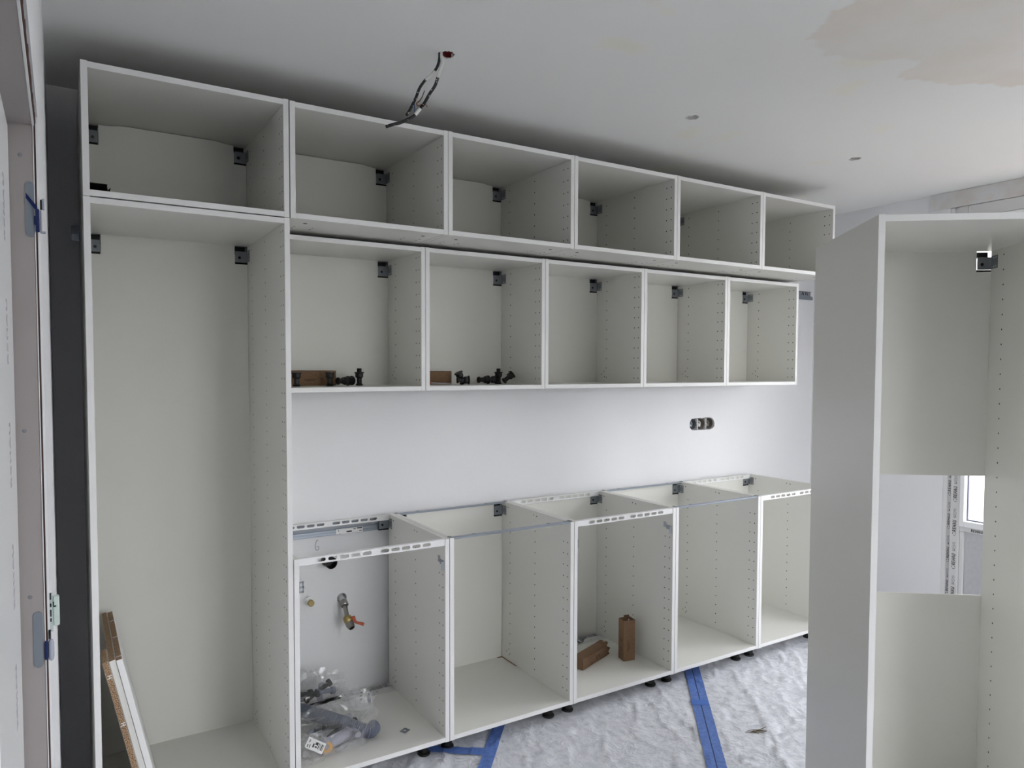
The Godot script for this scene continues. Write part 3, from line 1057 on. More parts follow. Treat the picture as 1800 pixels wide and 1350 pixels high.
func steel_rail(parent: Node3D, w: float, h: float, z0: float, z1: float) -> void:
	var st := mb()
	bx(st, Vector3(T + 0.0005, h - 0.0075, z0), Vector3(w - T - 0.0005, h - 0.0005, z1), 0.0018)
	var o := part("steel_rail", st, "galvanised", parent)
	var cl := mb()
	for x in [T + 0.10, w - T - 0.10]:
		bx(cl, Vector3(x - 0.008, h - 0.0008, z0 + 0.003), Vector3(x + 0.008, h + 0.0012, z0 + 0.007), 0.0004)
	for x in [0.004, w - 0.016]:
		bx(cl, Vector3(x, h + 0.0001, z0), Vector3(x + 0.014, h + 0.0022, z1 - 0.002), 0.0005)
	part("clip", cl, "bracket_steel", o)

func vent_grille(parent: Node3D, w: float) -> void:
	var st := mb()
	var x0 := T + 0.003
	var x1 := w - T - 0.003
	var y0 := 0.0
	var y := T + 0.0024
	bx(st, Vector3(x0, y - 0.005, 0.018), Vector3(x1, y, 0.0225), 0.0006)
	bx(st, Vector3(x0, y0 + 0.006, 0.0225), Vector3(x0 + 0.005, y, 0.108), 0.0006)
	bx(st, Vector3(x1 - 0.005, y0 + 0.006, 0.0225), Vector3(x1, y, 0.108), 0.0006)
	var n := 16
	for k in n - 1:
		var x := lerpf(x0, x1, (k + 1.0) / n)
		var dz := 0.060
		if k == 4 or k == 10:
			dz = 0.096
		elif k == 3 or k == 5 or k == 9 or k == 11:
			dz = 0.085
		bx(st, Vector3(x - 0.0016, y - 0.004, 0.0225), Vector3(x + 0.0014, y, dz), 0.0004)
	# solid front lip with two scalloped bays
	var ol := PackedVector2Array()
	ol.append(Vector2(x0, 0.112))
	ol.append(Vector2(x0, 0.060))
	for k in 49:
		var f := k / 48.0
		var x := lerpf(x0, x1, f)
		var b := maxf(exp(-pow((f - 0.325) / 0.09, 4.0)), exp(-pow((f - 0.70) / 0.09, 4.0)))
		ol.append(Vector2(x, 0.060 + 0.040 * b))
	ol.append(Vector2(x1, 0.112))
	prism(st, ol, -y, -(y - 0.003), Transform3D(Basis(Vector3(1, 0, 0), Vector3(0, 0, 1), Vector3(0, -1, 0)), Vector3.ZERO))
	var o := part("vent_grille", st, "grille_plastic", parent)
	var sc := mb()
	for f in [0.18, 0.86]:
		disc(sc, Vector3(lerpf(x0, x1, f), y + 0.0004, 0.084), Vector3.UP, 0.0035, 10)
	part("screw_hole", sc, "hole_dark", o)

func rail_clip(parent: Node3D, s: float, w: float, y: float, z: float, flat: bool) -> void:
	var e := T if s > 0 else w - T
	var st := mb()
	if flat:
		# plate standing out from the panel, facing the room, with two windows
		var a := e
		var b := e + s * 0.023
		for q in [[0.0, 0.006], [0.0165, 0.0235], [0.034, 0.040]]:
			bx(st, Vector3(minf(a, b), y + q[0], z), Vector3(maxf(a, b), y + q[1], z + 0.0016), 0.0003)
		for q in [[0.0, 0.0095], [0.0175, 0.023]]:
			bx(st, Vector3(minf(e + s * q[0], e + s * q[1]), y, z), Vector3(maxf(e + s * q[0], e + s * q[1]), y + 0.040, z + 0.0016), 0.0003)
		bx(st, Vector3(minf(e, e + s * 0.0016), y + 0.008, z - 0.03), Vector3(maxf(e, e + s * 0.0016), y + 0.030, z), 0.0003)
	else:
		bx(st, Vector3(minf(e, e + s * 0.0018), y + 0.012, z - 0.052), Vector3(maxf(e, e + s * 0.0018), y + 0.038, z - 0.034), 0.0004)
		bx(st, Vector3(minf(e, e + s * 0.0018), y + 0.006, z - 0.034), Vector3(maxf(e, e + s * 0.0018), y + 0.026, z), 0.0004)
		bx(st, Vector3(minf(e, e + s * 0.013), y - 0.010, z - 0.001), Vector3(maxf(e, e + s * 0.013), y + 0.022, z + 0.0008), 0.0004)
	part("front_clip", st, "galvanised_dull", parent)

func cabinets() -> void:
	var col60: Array = [0.106, 0.324, 0.549, 0.579]
	# tall housing at the left, and the box stacked on it
	var tall_h := 1.980
	carcass("tall_cabinet", "full-height white open cabinet carcass at the left end of the run, loose boards leaning inside", "cabinet", "", Vector3(0.0, 0.0645, 0.0), 0.0, 0.600, tall_h, 0.600, {"cols": col60, "off": 0.0385, "feet": 0.0565})
	carcass("top_cabinet", "white open box cabinet stacked on top of the tall left cabinet, torn dark carton inside", "cabinet", "", Vector3(0.0, 2.0455, 0.0), 0.0, 0.600, 0.392, 0.600, {"cols": col60, "off": 0.0385, "bow": -0.038, "top_z": 0.001})
	var ul := ["white upper-row cabinet touching the box on the tall cabinet, behind the hanging ceiling cables", "white upper-row cabinet, second along from the tall cabinet's box", "white upper-row cabinet, middle one of the five over the wall row", "white upper-row cabinet, second from the right-hand end of the row", "white upper-row cabinet at the far right end below the ceiling"]
	for k in 5:
		carcass("upper_cabinet", ul[k], "cabinet", "upper row of open cabinets under the ceiling", Vector3(0.6032 + 0.5943 * k, 2.0450, 0.0), 0.0, 0.5925, 0.3905, 0.600, {"cols": col60, "off": 0.0385, "bow": -0.034 if k < 4 else -0.006, "top_z": 0.001, "under": true})
	var ml := ["white wall cabinet next to the tall cabinet, a long brown carton and black supports inside", "white wall cabinet holding a short brown carton and scattered black plastic supports", "empty white wall cabinet, middle of the lower hanging row", "empty white wall cabinet, fourth of the lower hanging row, left of the end unit", "empty white wall cabinet at the right end of the lower hanging row"]
	for k in 5:
		carcass("wall_cabinet", ml[k], "cabinet", "lower row of open wall cabinets", Vector3(0.6130 + 0.5912 * k, 1.4460, 0.0), 0.0, 0.5895, 0.5850, 0.380, {"cols": [0.114, 0.331, 0.361], "off": 0.045})
	var bl := ["white sink base cabinet without back, plumbing and bagged siphon parts inside", "empty white base cabinet with steel rails, second from the tall cabinet", "white base cabinet with vented rails holding two small brown cartons", "empty white base cabinet with bright steel rails, above the long blue tape", "white base cabinet at the right end, half hidden behind the loose tall cabinet"]
	for k in 5:
		var white := k % 2 == 0
		var c := carcass("base_cabinet", bl[k], "cabinet", "open base cabinets along the wall", Vector3(0.6022 + 0.6 * k, 0.0785, 0.0), 0.0, 0.5978, 0.8015, 0.600, {"cols": col60, "off": 0.0085, "top": false, "back": "none" if k == 0 else "flat", "bottom_z": 0.112 if (k == 0 or k == 2) else 0.0265, "feet": 0.0705})
		if white:
			slotted_rail(c, 0.5978, 0.8015, 0.597, 1.0)
			slotted_rail(c, 0.5978, 0.8015, 0.040, -1.0)
			rail_clip(c, 1.0, 0.5978, 0.674, 0.572, true)
			rail_clip(c, -1.0, 0.5978, 0.690, 0.590, false)
			if k < 4:
				vent_grille(c, 0.5978)
		else:
			steel_rail(c, 0.5978, 0.8015, 0.568, 0.594)
			steel_rail(c, 0.5978, 0.8015, 0.034, 0.054)
		if k == 1:
			var bt := mb()
			bx(bt, Vector3(0.5978 - T - 0.006, T + 0.0013, 0.031), Vector3(0.5978 - T - 0.0005, T + 0.003, 0.17), 0.0004)
			bx(bt, Vector3(0.5978 - T - 0.030, T + 0.0013, 0.0305), Vector3(0.5978 - T - 0.006, T + 0.0026, 0.040), 0.0004)
			part("brown_tape", bt, "brown_tape", c)
	# loose housing at the right, turned towards the room, back cut out for ventilation
	carcass("oven_housing", "loose tall white cabinet standing askew in the room at the right, gap in its back", "cabinet", "", Vector3(2.2296, 0.0125, 1.4392), -0.668, 0.600, 1.9555, 0.600, {"cols": col60, "off": 0.013, "bow": -0.008, "spans": [[0.0, 0.735], [1.157, 3.0]]})

# ------------------------------------------------------------------ rails, sockets and pipes on the back wall
func hang_rail(nm: String, label: String, x0: float, x1: float, y: float, cuts: Array, sticker: bool) -> void:
	var r := thing(nm, label, "rail", Vector3(x0, y, 0))
	var l := x1 - x0
	var st := mb()
	bx(st, Vector3(0, 0.026, 0.0005), Vector3(l - 0.010, 0.054, 0.0025), 0.0004)
	bx(st, Vector3(0, 0.052, 0.0025), Vector3(l - 0.010, 0.054, 0.010), 0.0004)
	part("rail_web", st, "galvanised_dull", r)
	var lo := mb()
	bx(lo, Vector3(0, 0.0, 0.0005), Vector3(l, 0.0018, 0.014), 0.0004)
	bx(lo, Vector3(0, 0.0018, 0.0125), Vector3(l, 0.012, 0.014), 0.0004)
	bx(lo, Vector3(0, 0.012, 0.0100), Vector3(l, 0.022, 0.0118), 0.0004)
	bx(lo, Vector3(0, 0.0018, 0.0005), Vector3(l, 0.026, 0.002), 0.0004)
	part("rail_channel", lo, "galvanised", r)
	if cuts.size() > 0:
		var cu := mb()
		for c in cuts:
			var xx: float = c - x0
			tube(cu, PackedVector3Array([Vector3(xx - 0.012, 0.029, 0.0028), Vector3(xx, 0.050, 0.0028)]), 0.0022, 5)
			tube(cu, PackedVector3Array([Vector3(xx, 0.050, 0.0028), Vector3(xx + 0.010, 0.029, 0.0028)]), 0.0022, 5)
			tube(cu, PackedVector3Array([Vector3(xx + 0.026, 0.050, 0.0028), Vector3(xx + 0.030, 0.030, 0.0028)]), 0.0025, 5)
			tube(cu, PackedVector3Array([Vector3(xx + 0.044, 0.048, 0.0028), Vector3(xx + 0.050, 0.030, 0.0028)]), 0.0025, 5)
		part("rail_slots", cu, "bracket_dark", r)
	if sticker:
		var s := boxpart("sticker", Vector3(0.943 - x0, 0.001, 0.0141), Vector3(1.065 - x0, 0.024, 0.0146), "sticker", r, 0.0)
		var p := mb()
		for q in [[0.953, 0.012, 0.002, 0.010], [0.957, 0.004, 0.006, 0.001], [0.99, 0.006, 0.024, 0.006], [1.022, 0.016, 0.010, 0.003], [1.038, 0.017, 0.024, 0.005], [1.048, 0.006, 0.013, 0.003]]:
			bx(p, Vector3(q[0] - x0, q[1], 0.0146), Vector3(q[0] + q[2] - x0, q[1] + q[3], 0.0149))
		part("printed_marks", p, "print_black", s)
		var o := MeshInstance3D.new()
		var pst: SurfaceTool = M.rail_scribble
		o.mesh = pst.commit()
		o.mesh.surface_set_material(0, M.pencil)
		o.name = "pencil_mark"
		r.add_child(o, true)
		o.position = Vector3(-x0, -y - 0.029 + 0.002, -0.0245)

func wall_fittings() -> void:
	hang_rail("hanging_rail", "galvanised hanging rail whose end sticks out right of the lower wall row", -0.024, 4.207, 1.996, [4.115], false)
	hang_rail("hanging_rail", "galvanised hanging rail with printed sticker on the wall inside the sink base cabinet", 0.61, 3.60, 0.809, [], true)
	# triple flush socket box
	var sb := thing("socket_box", "empty triple socket box sunk in the wall above the base cabinets", "socket box", Vector3(3.198, 1.207, 0))
	for k in 3:
		var st := mb()
		lathe(st, [Vector2(0.0, 0.0), Vector2(0.031, 0.0), Vector2(0.031, 0.034), Vector2(0.033, 0.034), Vector2(0.033, 0.0)], Transform3D(Basis(Vector3.RIGHT, Vector3(0, 0, 1), Vector3(0, -1, 0)), Vector3(-0.071 + 0.071 * k, 0, -0.045)), 20)
		var o := part("box_cup", st, ["bracket_steel", "mortar", "mortar"][k], sb)
		var w := mb()
		bx(w, Vector3(-0.082 + 0.071 * k, -0.018, -0.040), Vector3(-0.060 + 0.071 * k, 0.004, -0.022), 0.004)
		tube(w, smooth_path([Vector3(-0.085 + 0.071 * k, 0.020, -0.043), Vector3(-0.068 + 0.071 * k, 0.008, -0.02), Vector3(-0.060 + 0.071 * k, -0.02, -0.03)], 5), 0.004, 8)
		part("cable_end", w, ["galvanised_dull", "cable_white", "mortar"][k], o)
	for x in [-0.0355, 0.0355]:
		var st := mb()
		bx(st, Vector3(x - 0.0022, -0.034, -0.02), Vector3(x + 0.0022, 0.034, -0.001), 0.0005)
		lathe(st, [Vector2(0.0, 0.001), Vector2(0.003, 0.001), Vector2(0.0042, 0.0), Vector2(0.0042, -0.01)], Transform3D(Basis(Vector3.RIGHT, Vector3(0, 0, 1), Vector3(0, -1, 0)), Vector3(x, 0, -0.002)), 10)
		part("box_bridge", st, "white_plastic", sb)
	# waste pipe
	var fwd := Basis(Vector3.RIGHT, Vector3(0, 0, 1), Vector3(0, -1, 0))
	var wp := thing("waste_pipe", "black open waste pipe stub coming out of the wall behind the vented rail", "pipe", Vector3(0.908, 0.699, 0.0))
	var st2 := mb()
	lathe(st2, [Vector2(0.024, 0.0), Vector2(0.024, 0.040), Vector2(0.0255, 0.042), Vector2(0.0255, 0.058), Vector2(0.0235, 0.058), Vector2(0.0225, 0.020), Vector2(0.0, 0.020)], Transform3D(fwd, Vector3.ZERO), 24)
	part("pipe_stub", st2, "black_plastic", wp)
	var st3 := mb()
	lathe(st3, [Vector2(0.028, 0.0), Vector2(0.027, 0.010), Vector2(0.0245, 0.014)], Transform3D(fwd, Vector3.ZERO), 24)
	part("wall_collar", st3, "mortar", wp)
	# capped cold water stub
	var cp := thing("capped_pipe", "short capped water pipe stub with a tan end on the wall, left of the tap", "pipe", Vector3(0.822, 0.535, 0.0))
	var st4 := mb()
	lathe(st4, [Vector2(0.018, 0.0), Vector2(0.018, 0.012), Vector2(0.0125, 0.014), Vector2(0.0125, 0.034)], Transform3D(fwd, Vector3.ZERO), 20)
	part("pipe_stub", st4, "white_plastic", cp)
	var st5 := mb()
	lathe(st5, [Vector2(0.0135, 0.034), Vector2(0.0135, 0.048), Vector2(0.011, 0.050), Vector2(0.0, 0.050)], Transform3D(fwd, Vector3.ZERO), 20)
	part("plug", st5, "brass", cp)
	# angle tap on its pipe
	var tp := thing("water_tap", "metal water tap with an orange-red lever on a pipe coming out of the wall", "tap", Vector3(0.972, 0.521, 0.0))
	var seg := func(nm: String, a: Vector3, b: Vector3, prof: Array, m: String) -> MeshInstance3D:
		var s := mb()
		var l := a.distance_to(b)
		var pr: Array = []
		for q in prof:
			pr.append(Vector2(q[0], q[1] * l))
		lathe(s, pr, Transform3D(frame_of(b - a), a), 16)
		return part(nm, s, m, tp)
	var p0 := Vector3(0, 0, -0.03)
	var p1 := Vector3(-0.001, -0.010, 0.020)
	var p2 := Vector3(-0.001, -0.024, 0.044)
	var p3 := Vector3(-0.001, -0.060, 0.066)
	var p4 := Vector3(0.003, -0.086, 0.080)
	var p5 := Vector3(0.008, -0.104, 0.106)
	seg.call("pipe_stub", p0, p1, [[0.0135, 0.0], [0.0135, 1.0]], "white_plastic")
	seg.call("union_nut", p1, p2, [[0.012, 0.0], [0.017, 0.05], [0.017, 0.85], [0.013, 1.0], [0.0, 1.0]], "nickel")
	seg.call("pipe_stub", p2, p3, [[0.0098, 0.0], [0.0098, 1.0]], "nickel")
	seg.call("valve_body", p3, p4, [[0.012, 0.0], [0.0185, 0.25], [0.0200, 0.6], [0.018, 1.0], [0.0, 1.0]], "brass")
	var spout: MeshInstance3D = seg.call("valve_outlet", p4, p5, [[0.018, 0.0], [0.0185, 0.45], [0.016, 0.8], [0.0135, 1.0], [0.0115, 1.0], [0.010, 0.6], [0.0, 0.6]], "nickel")
	var mouth := mb()
	disc(mouth, p4.lerp(p5, 0.97), (p5 - p4).normalized(), 0.0116, 14)
	part("outlet_bore", mouth, "black_plastic", spout)
	var lv := mb()
	var hub := p3.lerp(p4, 0.75) + Vector3(0.022, 0.006, 0.006)
	tube(lv, PackedVector3Array([p3.lerp(p4, 0.8), hub]), 0.005, 10)
	bx(lv, Vector3(-0.008, -0.010, -0.006), Vector3(0.008, 0.012, 0.006), 0.003, Transform3D(Basis(Vector3(0, 0, 1), 0.2), hub))
	tube(lv, smooth_path([hub, hub + Vector3(0.010, -0.016, 0.004), hub + Vector3(0.030, -0.024, 0.008)], 5), 0.0062, 10)
	bx(lv, Vector3(-0.007, -0.007, -0.003), Vector3(0.010, 0.007, 0.003), 0.002, Transform3D(Basis(Vector3(0, 0, 1), -0.5), hub + Vector3(0.034, -0.026, 0.008)))
	part("lever", lv, "valve_red", tp)

# ------------------------------------------------------------------ ceiling cables and openings
func ceiling_fittings() -> void:
	var hb := thing("ceiling_opening", "ragged ceiling opening with a dark red box, cables hanging from it", "ceiling hole", Vector3(1.0, CH, 0.972))
	var st := mb()
	lathe(st, [Vector2(0.0, 0.018), Vector2(0.017, 0.018), Vector2(0.017, 0.002), Vector2(0.019, 0.002), Vector2(0.019, 0.05)], Transform3D(Basis.IDENTITY, Vector3(0.010, 0, 0.0)), 14)
	part("conduit_box", st, "conduit_red", hb)
	var ca := [Vector3(0.981, 2.57, 0.976), Vector3(0.981, 2.532, 0.976), Vector3(0.984, 2.511, 0.978), Vector3(0.976, 2.479, 0.973), Vector3(0.965, 2.44, 0.967), Vector3(0.95, 2.413, 0.957), Vector3(0.934, 2.381, 0.948), Vector3(0.919, 2.359, 0.938), Vector3(0.903, 2.34, 0.928), Vector3(0.872, 2.323, 0.909), Vector3(0.849, 2.316, 0.895), Vector3(0.831, 2.309, 0.883)]
	cable("hanging_cable", "longer black and white cable hanging from the ceiling opening, tip over the cabinet edge", ca, 0.0052, [[0, 17], [33, 38]], 14)
	var cb := [Vector3(0.975, 2.57, 0.974), Vector3(0.977, 2.528, 0.974), Vector3(0.97, 2.496, 0.97), Vector3(0.953, 2.47, 0.959), Vector3(0.939, 2.457, 0.951), Vector3(0.923, 2.431, 0.941), Vector3(0.914, 2.404, 0.935), Vector3(0.903, 2.377, 0.928), Vector3(0.892, 2.354, 0.922), Vector3(0.886, 2.345, 0.918)]
	cable("hanging_cable", "shorter black cable hanging from the ceiling opening beside the longer one", cb, 0.0046, [[12, 20]], 8)
	var wires := [["brown", [Vector3(0.936, 2.423, 0.949), Vector3(0.93, 2.404, 0.945), Vector3(0.923, 2.391, 0.941), Vector3(0.917, 2.386, 0.937), Vector3(0.914, 2.381, 0.935), Vector3(0.917, 2.378, 0.936), Vector3(0.921, 2.374, 0.939)]], ["orange", [Vector3(0.921, 2.374, 0.939), Vector3(0.931, 2.381, 0.946), Vector3(0.939, 2.379, 0.95), Vector3(0.943, 2.372, 0.953)]], ["blue", [Vector3(0.908, 2.386, 0.931), Vector3(0.909, 2.368, 0.932), Vector3(0.911, 2.341, 0.933)]]]
	for w in wires:
		var s := mb()
		tube(s, smooth_path(w[1], 5), 0.0016, 7)
		var o := part("bare_wire", s, "wire_" + w[0], self)
		tag(o, "thin %s conductor curling between the two hanging ceiling cables" % w[0], "wire")
	var lab := ["small ragged ceiling hole with cable ends inside, middle of the three openings", "small ragged ceiling hole nearest the right wall, plain brown inside"]
	for k in 2:
		var q := Vector3(2.093 if k == 0 else 3.168, CH, 0.975)
		var h := thing("ceiling_opening", lab[k], "ceiling hole", q)
		var s := mb()
		lathe(s, [Vector2(0.0, 0.03), Vector2(0.034, 0.03), Vector2(0.034, 0.006), Vector2(0.036, 0.006), Vector2(0.036, 0.05)], Transform3D.IDENTITY, 16)
		part("box_rim", s, "hole_brown", h)
		var w := mb()
		for e in 5 if k == 0 else 2:
			var x := -0.016 + 0.008 * e
			tube(w, smooth_path([Vector3(x, 0.03, 0.01), Vector3(x + 0.004, 0.010, -0.004), Vector3(x - 0.002, 0.004, -0.012), Vector3(x + 0.006, 0.012, -0.018)], 5), 0.0022, 7)
		part("cable_ends", w, "cable_white" if k == 0 else "wire_brown", h)

func cable(nm: String, label: String, pts: Array, r: float, white: Array, specks: int) -> void:
	var o := thing(nm, label, "cable", Vector3.ZERO, 0.0, "cables hanging from the ceiling")
	var path := smooth_path(pts, 5)
	var st := mb()
	tube(st, path, r, 10)
	part("sheath", st, "cable_black", o)
	for w in white:
		var s := mb()
		var sub := PackedVector3Array()
		for k in range(w[0], mini(w[1] + 1, path.size())):
			sub.append(path[k])
		tube(s, sub, r * 1.07, 10)
		part("bare_core", s, "cable_white", o)
	var sp := mb()
	for k in specks:
		var i := rng.randi_range(16, path.size() - 2)
		var q := path[i] + Vector3(rng.randf_range(-1, 1), rng.randf_range(-1, 1), 1.0).normalized() * r * 0.85
		lathe(sp, [Vector2(0.0, -0.0016), Vector2(0.0022, -0.0006), Vector2(0.0022, 0.0008), Vector2(0.0, 0.0016)], Transform3D(frame_of(Vector3(rng.randf(), rng.randf(), rng.randf())), q), 6)
	part("plaster_specks", sp, "cable_white", o, "stuff")

# ------------------------------------------------------------------ loose things
func carton(nm: String, label: String, at: Vector3, turn: float, sx: float, sy: float, sz: float, open_end: String, group := "") -> Node3D:
	# origin at the middle of the base; thin card walls
	var c := thing(nm, label, "carton", at, turn, group)
	var t := 0.0018
	var st := mb()
	var x := sx / 2
	var z := sz / 2
	bx(st, Vector3(-x, 0, -z), Vector3(x, t, z), 0.0003)
	bx(st, Vector3(-x, t, z - t), Vector3(x, sy, z), 0.0003)
	bx(st, Vector3(-x, t, -z), Vector3(x, sy, -z + t), 0.0003)
	bx(st, Vector3(-x, t, -z + t), Vector3(-x + t, sy, z - t), 0.0003)
	if open_end != "right":
		bx(st, Vector3(x - t, t, -z + t), Vector3(x, sy, z - t), 0.0003)
	if open_end != "top":
		bx(st, Vector3(-x, sy - t, -z), Vector3(x, sy + 0.0002, z), 0.0003)
	part("card_body", st, "cardboard", c)
	return c

func glyphs(parent: Node, list: Array, m: String, z: float, b := Basis.IDENTITY, o := Vector3.ZERO) -> void:
	var st := mb()
	for g in list:
		var l := PackedVector3Array()
		for q in g:
			l.append(o + b * Vector3(q[0], q[1], z))
		tube(st, l, 0.0009, 4)
	part("printed_marks", st, m, parent)

func black_foot(label: String, at: Vector3, rot: Vector3, prong: bool) -> void:
	var o := thing("levelling_support", label, "support", at, 0.0, "black plastic supports lying in the wall cabinets")
	o.rotation = rot
	var st := mb()
	lathe(st, [Vector2(0.0, 0.0), Vector2(0.0135, 0.0), Vector2(0.0150, 0.003), Vector2(0.0135, 0.007), Vector2(0.0105, 0.009), Vector2(0.0105, 0.030), Vector2(0.0145, 0.033), Vector2(0.0165, 0.037), Vector2(0.0165, 0.050), Vector2(0.0200, 0.052), Vector2(0.0200, 0.056), Vector2(0.0, 0.056)], Transform3D.IDENTITY, 16)
	part("stem", st, "black_plastic", o)
	if prong:
		var p := mb()
		for s in [-1.0, 1.0]:
			bx(p, Vector3(-0.006, 0.056, s * 0.007 - 0.002), Vector3(0.006, 0.072, s * 0.007 + 0.002), 0.0015)
		part("prongs", p, "black_plastic", o)

func loose_things() -> void:
	# cartons in the third base cabinet
	var fy := 0.0985
	var a := Vector2(2.258, 0.399)
	var c1 := Vector2(2.320, 0.412)
	var ang := -atan2(c1.y - a.y, c1.x - a.x)
	var w1 := a.distance_to(c1)
	var dv := Vector2(0.205, -0.979)
	var mid := (a + c1) * 0.5 + dv * 0.027
	var st := carton("brown_carton", "slim brown carton standing upright and open on the third base cabinet's floor", Vector3(mid.x, fy, mid.y), ang, w1, 0.201, 0.054, "top", "brown cartons in the third base cabinet")
	var fp := mb()
	bx(fp, Vector3(-0.004, 0.198, -0.0268), Vector3(0.026, 0.211, -0.0252), 0.0003)
	part("flap", fp, "cardboard", st)
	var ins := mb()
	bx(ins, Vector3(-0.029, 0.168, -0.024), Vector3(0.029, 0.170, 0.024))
	part("painted_inner_shade", ins, "cardboard_shaded", st)  # darker sheet stands in for the shade inside the carton
	var stripe := mb()
	bx(stripe, Vector3(0.006, 0.185, 0.0), Vector3(0.012, 0.199, 0.003), 0.0005)
	part("paper_slip", stripe, "sticker", st)
	glyphs(st, [[[-0.010, 0.045], [-0.010, 0.105]], [[-0.005, 0.052], [-0.005, 0.098]], [[-0.001, 0.060], [-0.001, 0.082]]], "card_print", 0.0274)
	var lb := Basis(Vector3(0, 0, 1), Vector3(0, 1, 0), Vector3(-1, 0, 0))
	glyphs(st, [[[-0.010, 0.055], [-0.002, 0.064], [0.008, 0.060], [0.006, 0.050], [-0.008, 0.048]], [[-0.008, 0.090], [0.004, 0.090], [0.004, 0.100], [-0.008, 0.102], [-0.008, 0.090]], [[-0.006, 0.110], [0.006, 0.110]]], "card_print", w1 / 2 + 0.0004, lb)
	var b0 := Vector2(2.021, 0.379)
	var b1 := Vector2(2.232, 0.300)
	var ang2 := -atan2(b1.y - b0.y, b1.x - b0.x)
	var l2 := b0.distance_to(b1)
	var mid2 := (b0 + b1) * 0.5 + Vector2(-0.351, -0.936) * 0.031
	var ly := carton("brown_carton", "slim brown carton lying on its side, torn open end towards the upright one", Vector3(mid2.x, fy, mid2.y), ang2, l2, 0.053, 0.062, "right", "brown cartons in the third base cabinet")
	var fl := mb()
	prism(fl, PackedVector2Array([Vector2(-0.031, 0.0), Vector2(-0.026, 0.030), Vector2(-0.012, 0.034), Vector2(0.0, 0.020), Vector2(0.010, 0.034), Vector2(0.024, 0.026), Vector2(0.031, 0.0)]), -0.0008, 0.0008, Transform3D(Basis(Vector3(0, 0, 1), Vector3(0.97, 0.2, 0), Vector3(-0.2, 0.97, 0)), Vector3(l2 / 2, 0.053, 0)))
	prism(fl, PackedVector2Array([Vector2(0.0, 0.0), Vector2(0.018, 0.008), Vector2(0.010, 0.020), Vector2(0.022, 0.036), Vector2(0.0, 0.050)]), -0.0008, 0.0008, Transform3D(Basis(Vector3(0.9, 0, 0.42), Vector3(0, 1, 0), Vector3(-0.42, 0, 0.9)), Vector3(l2 / 2, 0.001, 0.0305)))
	part("torn_flap", fl, "cardboard", ly)
	glyphs(ly, [[[0.012, 0.014], [0.024, 0.014], [0.024, 0.017], [0.012, 0.017]], [[0.014, 0.020], [0.012, 0.028], [0.018, 0.034], [0.024, 0.028], [0.022, 0.020]], [[0.040, 0.018], [0.046, 0.026], [0.040, 0.033], [0.035, 0.026], [0.040, 0.018]], [[0.037, 0.026], [0.044, 0.026]], [[-0.034, 0.010], [-0.027, 0.014], [-0.022, 0.009], [-0.034, 0.010]]], "card_print", 0.0314)
	glyphs(ly, [[[-l2 / 2 + 0.0005, 0.026], [-l2 / 2 + 0.0005, 0.045]], [[-l2 / 2 + 0.001, 0.004], [-l2 / 2 + 0.001, 0.050]]], "card_print", 0.0314)
	# cartons in the two left wall cabinets
	var sy := 1.4656
	var m1 := carton("brown_carton", "long low brown carton at the left of the wall cabinet beside the tall cabinet", Vector3(0.7785, sy, 0.090), 0.0, 0.265, 0.062, 0.075, "none")
	glyphs(m1, [[[0.0, 0.027], [0.052, 0.027]], [[0.004, 0.022], [0.04, 0.022]], [[0.066, 0.022], [0.066, 0.030], [0.074, 0.030], [0.074, 0.022]]], "card_print", 0.0379)
	carton("brown_carton", "short brown carton in the left corner of the second wall cabinet", Vector3(1.335, sy, 0.100), 0.0, 0.222, 0.060, 0.075, "none")
	var sd := thing("screwdriver", "thin steel rod with a red grip lying before the short carton", "screwdriver", Vector3(1.235, sy, 0.20), 0.0)
	var g := mb()
	lathe(g, [Vector2(0.0, 0.0), Vector2(0.007, 0.002), Vector2(0.008, 0.012), Vector2(0.0065, 0.028), Vector2(0.007, 0.038), Vector2(0.0, 0.040)], Transform3D(Basis(Vector3(0, -1, 0), Vector3(0.98, 0.0, -0.17), Vector3(0.17, 0, 0.98)), Vector3(0.04, 0.008, 0)), 12)
	part("grip", g, "red_plastic", sd)
	var rod := mb()
	tube(rod, PackedVector3Array([Vector3(0.079, 0.008, -0.007), Vector3(0.19, 0.0035, -0.026)]), 0.0026, 8)
	part("shaft", rod, "steel_bright", sd)
	# black plastic feet
	var fs := [
		["black plastic support standing before the long carton, leftmost one", Vector3(0.727, sy, 0.20), Vector3(0, 0, 0), false],
		["black plastic support standing before the right end of the long carton", Vector3(0.865, sy, 0.19), Vector3(0, 0.6, 0), false],
		["black plastic support lying at the right foot of the long carton", Vector3(0.885, sy + 0.0205, 0.225), Vector3(0, 0.4, -PI / 2), false],
		["black plastic support lying just right of the long carton", Vector3(0.925, sy + 0.0205, 0.17), Vector3(0, 0.5, -PI / 2), false],
		["black plastic support with its two prongs upright, right of the long carton", Vector3(1.000, sy, 0.16), Vector3(0, 0.3, 0), true],
		["black plastic support lying beside the short carton", Vector3(1.435, sy + 0.0205, 0.21), Vector3(0, -0.3, -PI / 2), false],
		["black plastic support leaning over, right of the one by the short carton", Vector3(1.472, sy + 0.004, 0.20), Vector3(0, 0, 0.45), false],
		["black plastic support lying at the left of the right-hand heap", Vector3(1.55, sy + 0.0205, 0.20), Vector3(0, 0.1, -PI / 2), true],
		["black plastic support lying in the middle of the right-hand heap", Vector3(1.60, sy + 0.0205, 0.17), Vector3(0, -0.2, -PI / 2), false],
		["black plastic support with two upright prongs in the right-hand heap", Vector3(1.675, sy, 0.17), Vector3(0, 0, 0), true],
		["black plastic support tilted at the right end of the right-hand heap", Vector3(1.71, sy + 0.012, 0.16), Vector3(0.2, 0, -0.9), false],
	]
	for f in fs:
		black_foot(f[0], f[1], f[2], f[3])
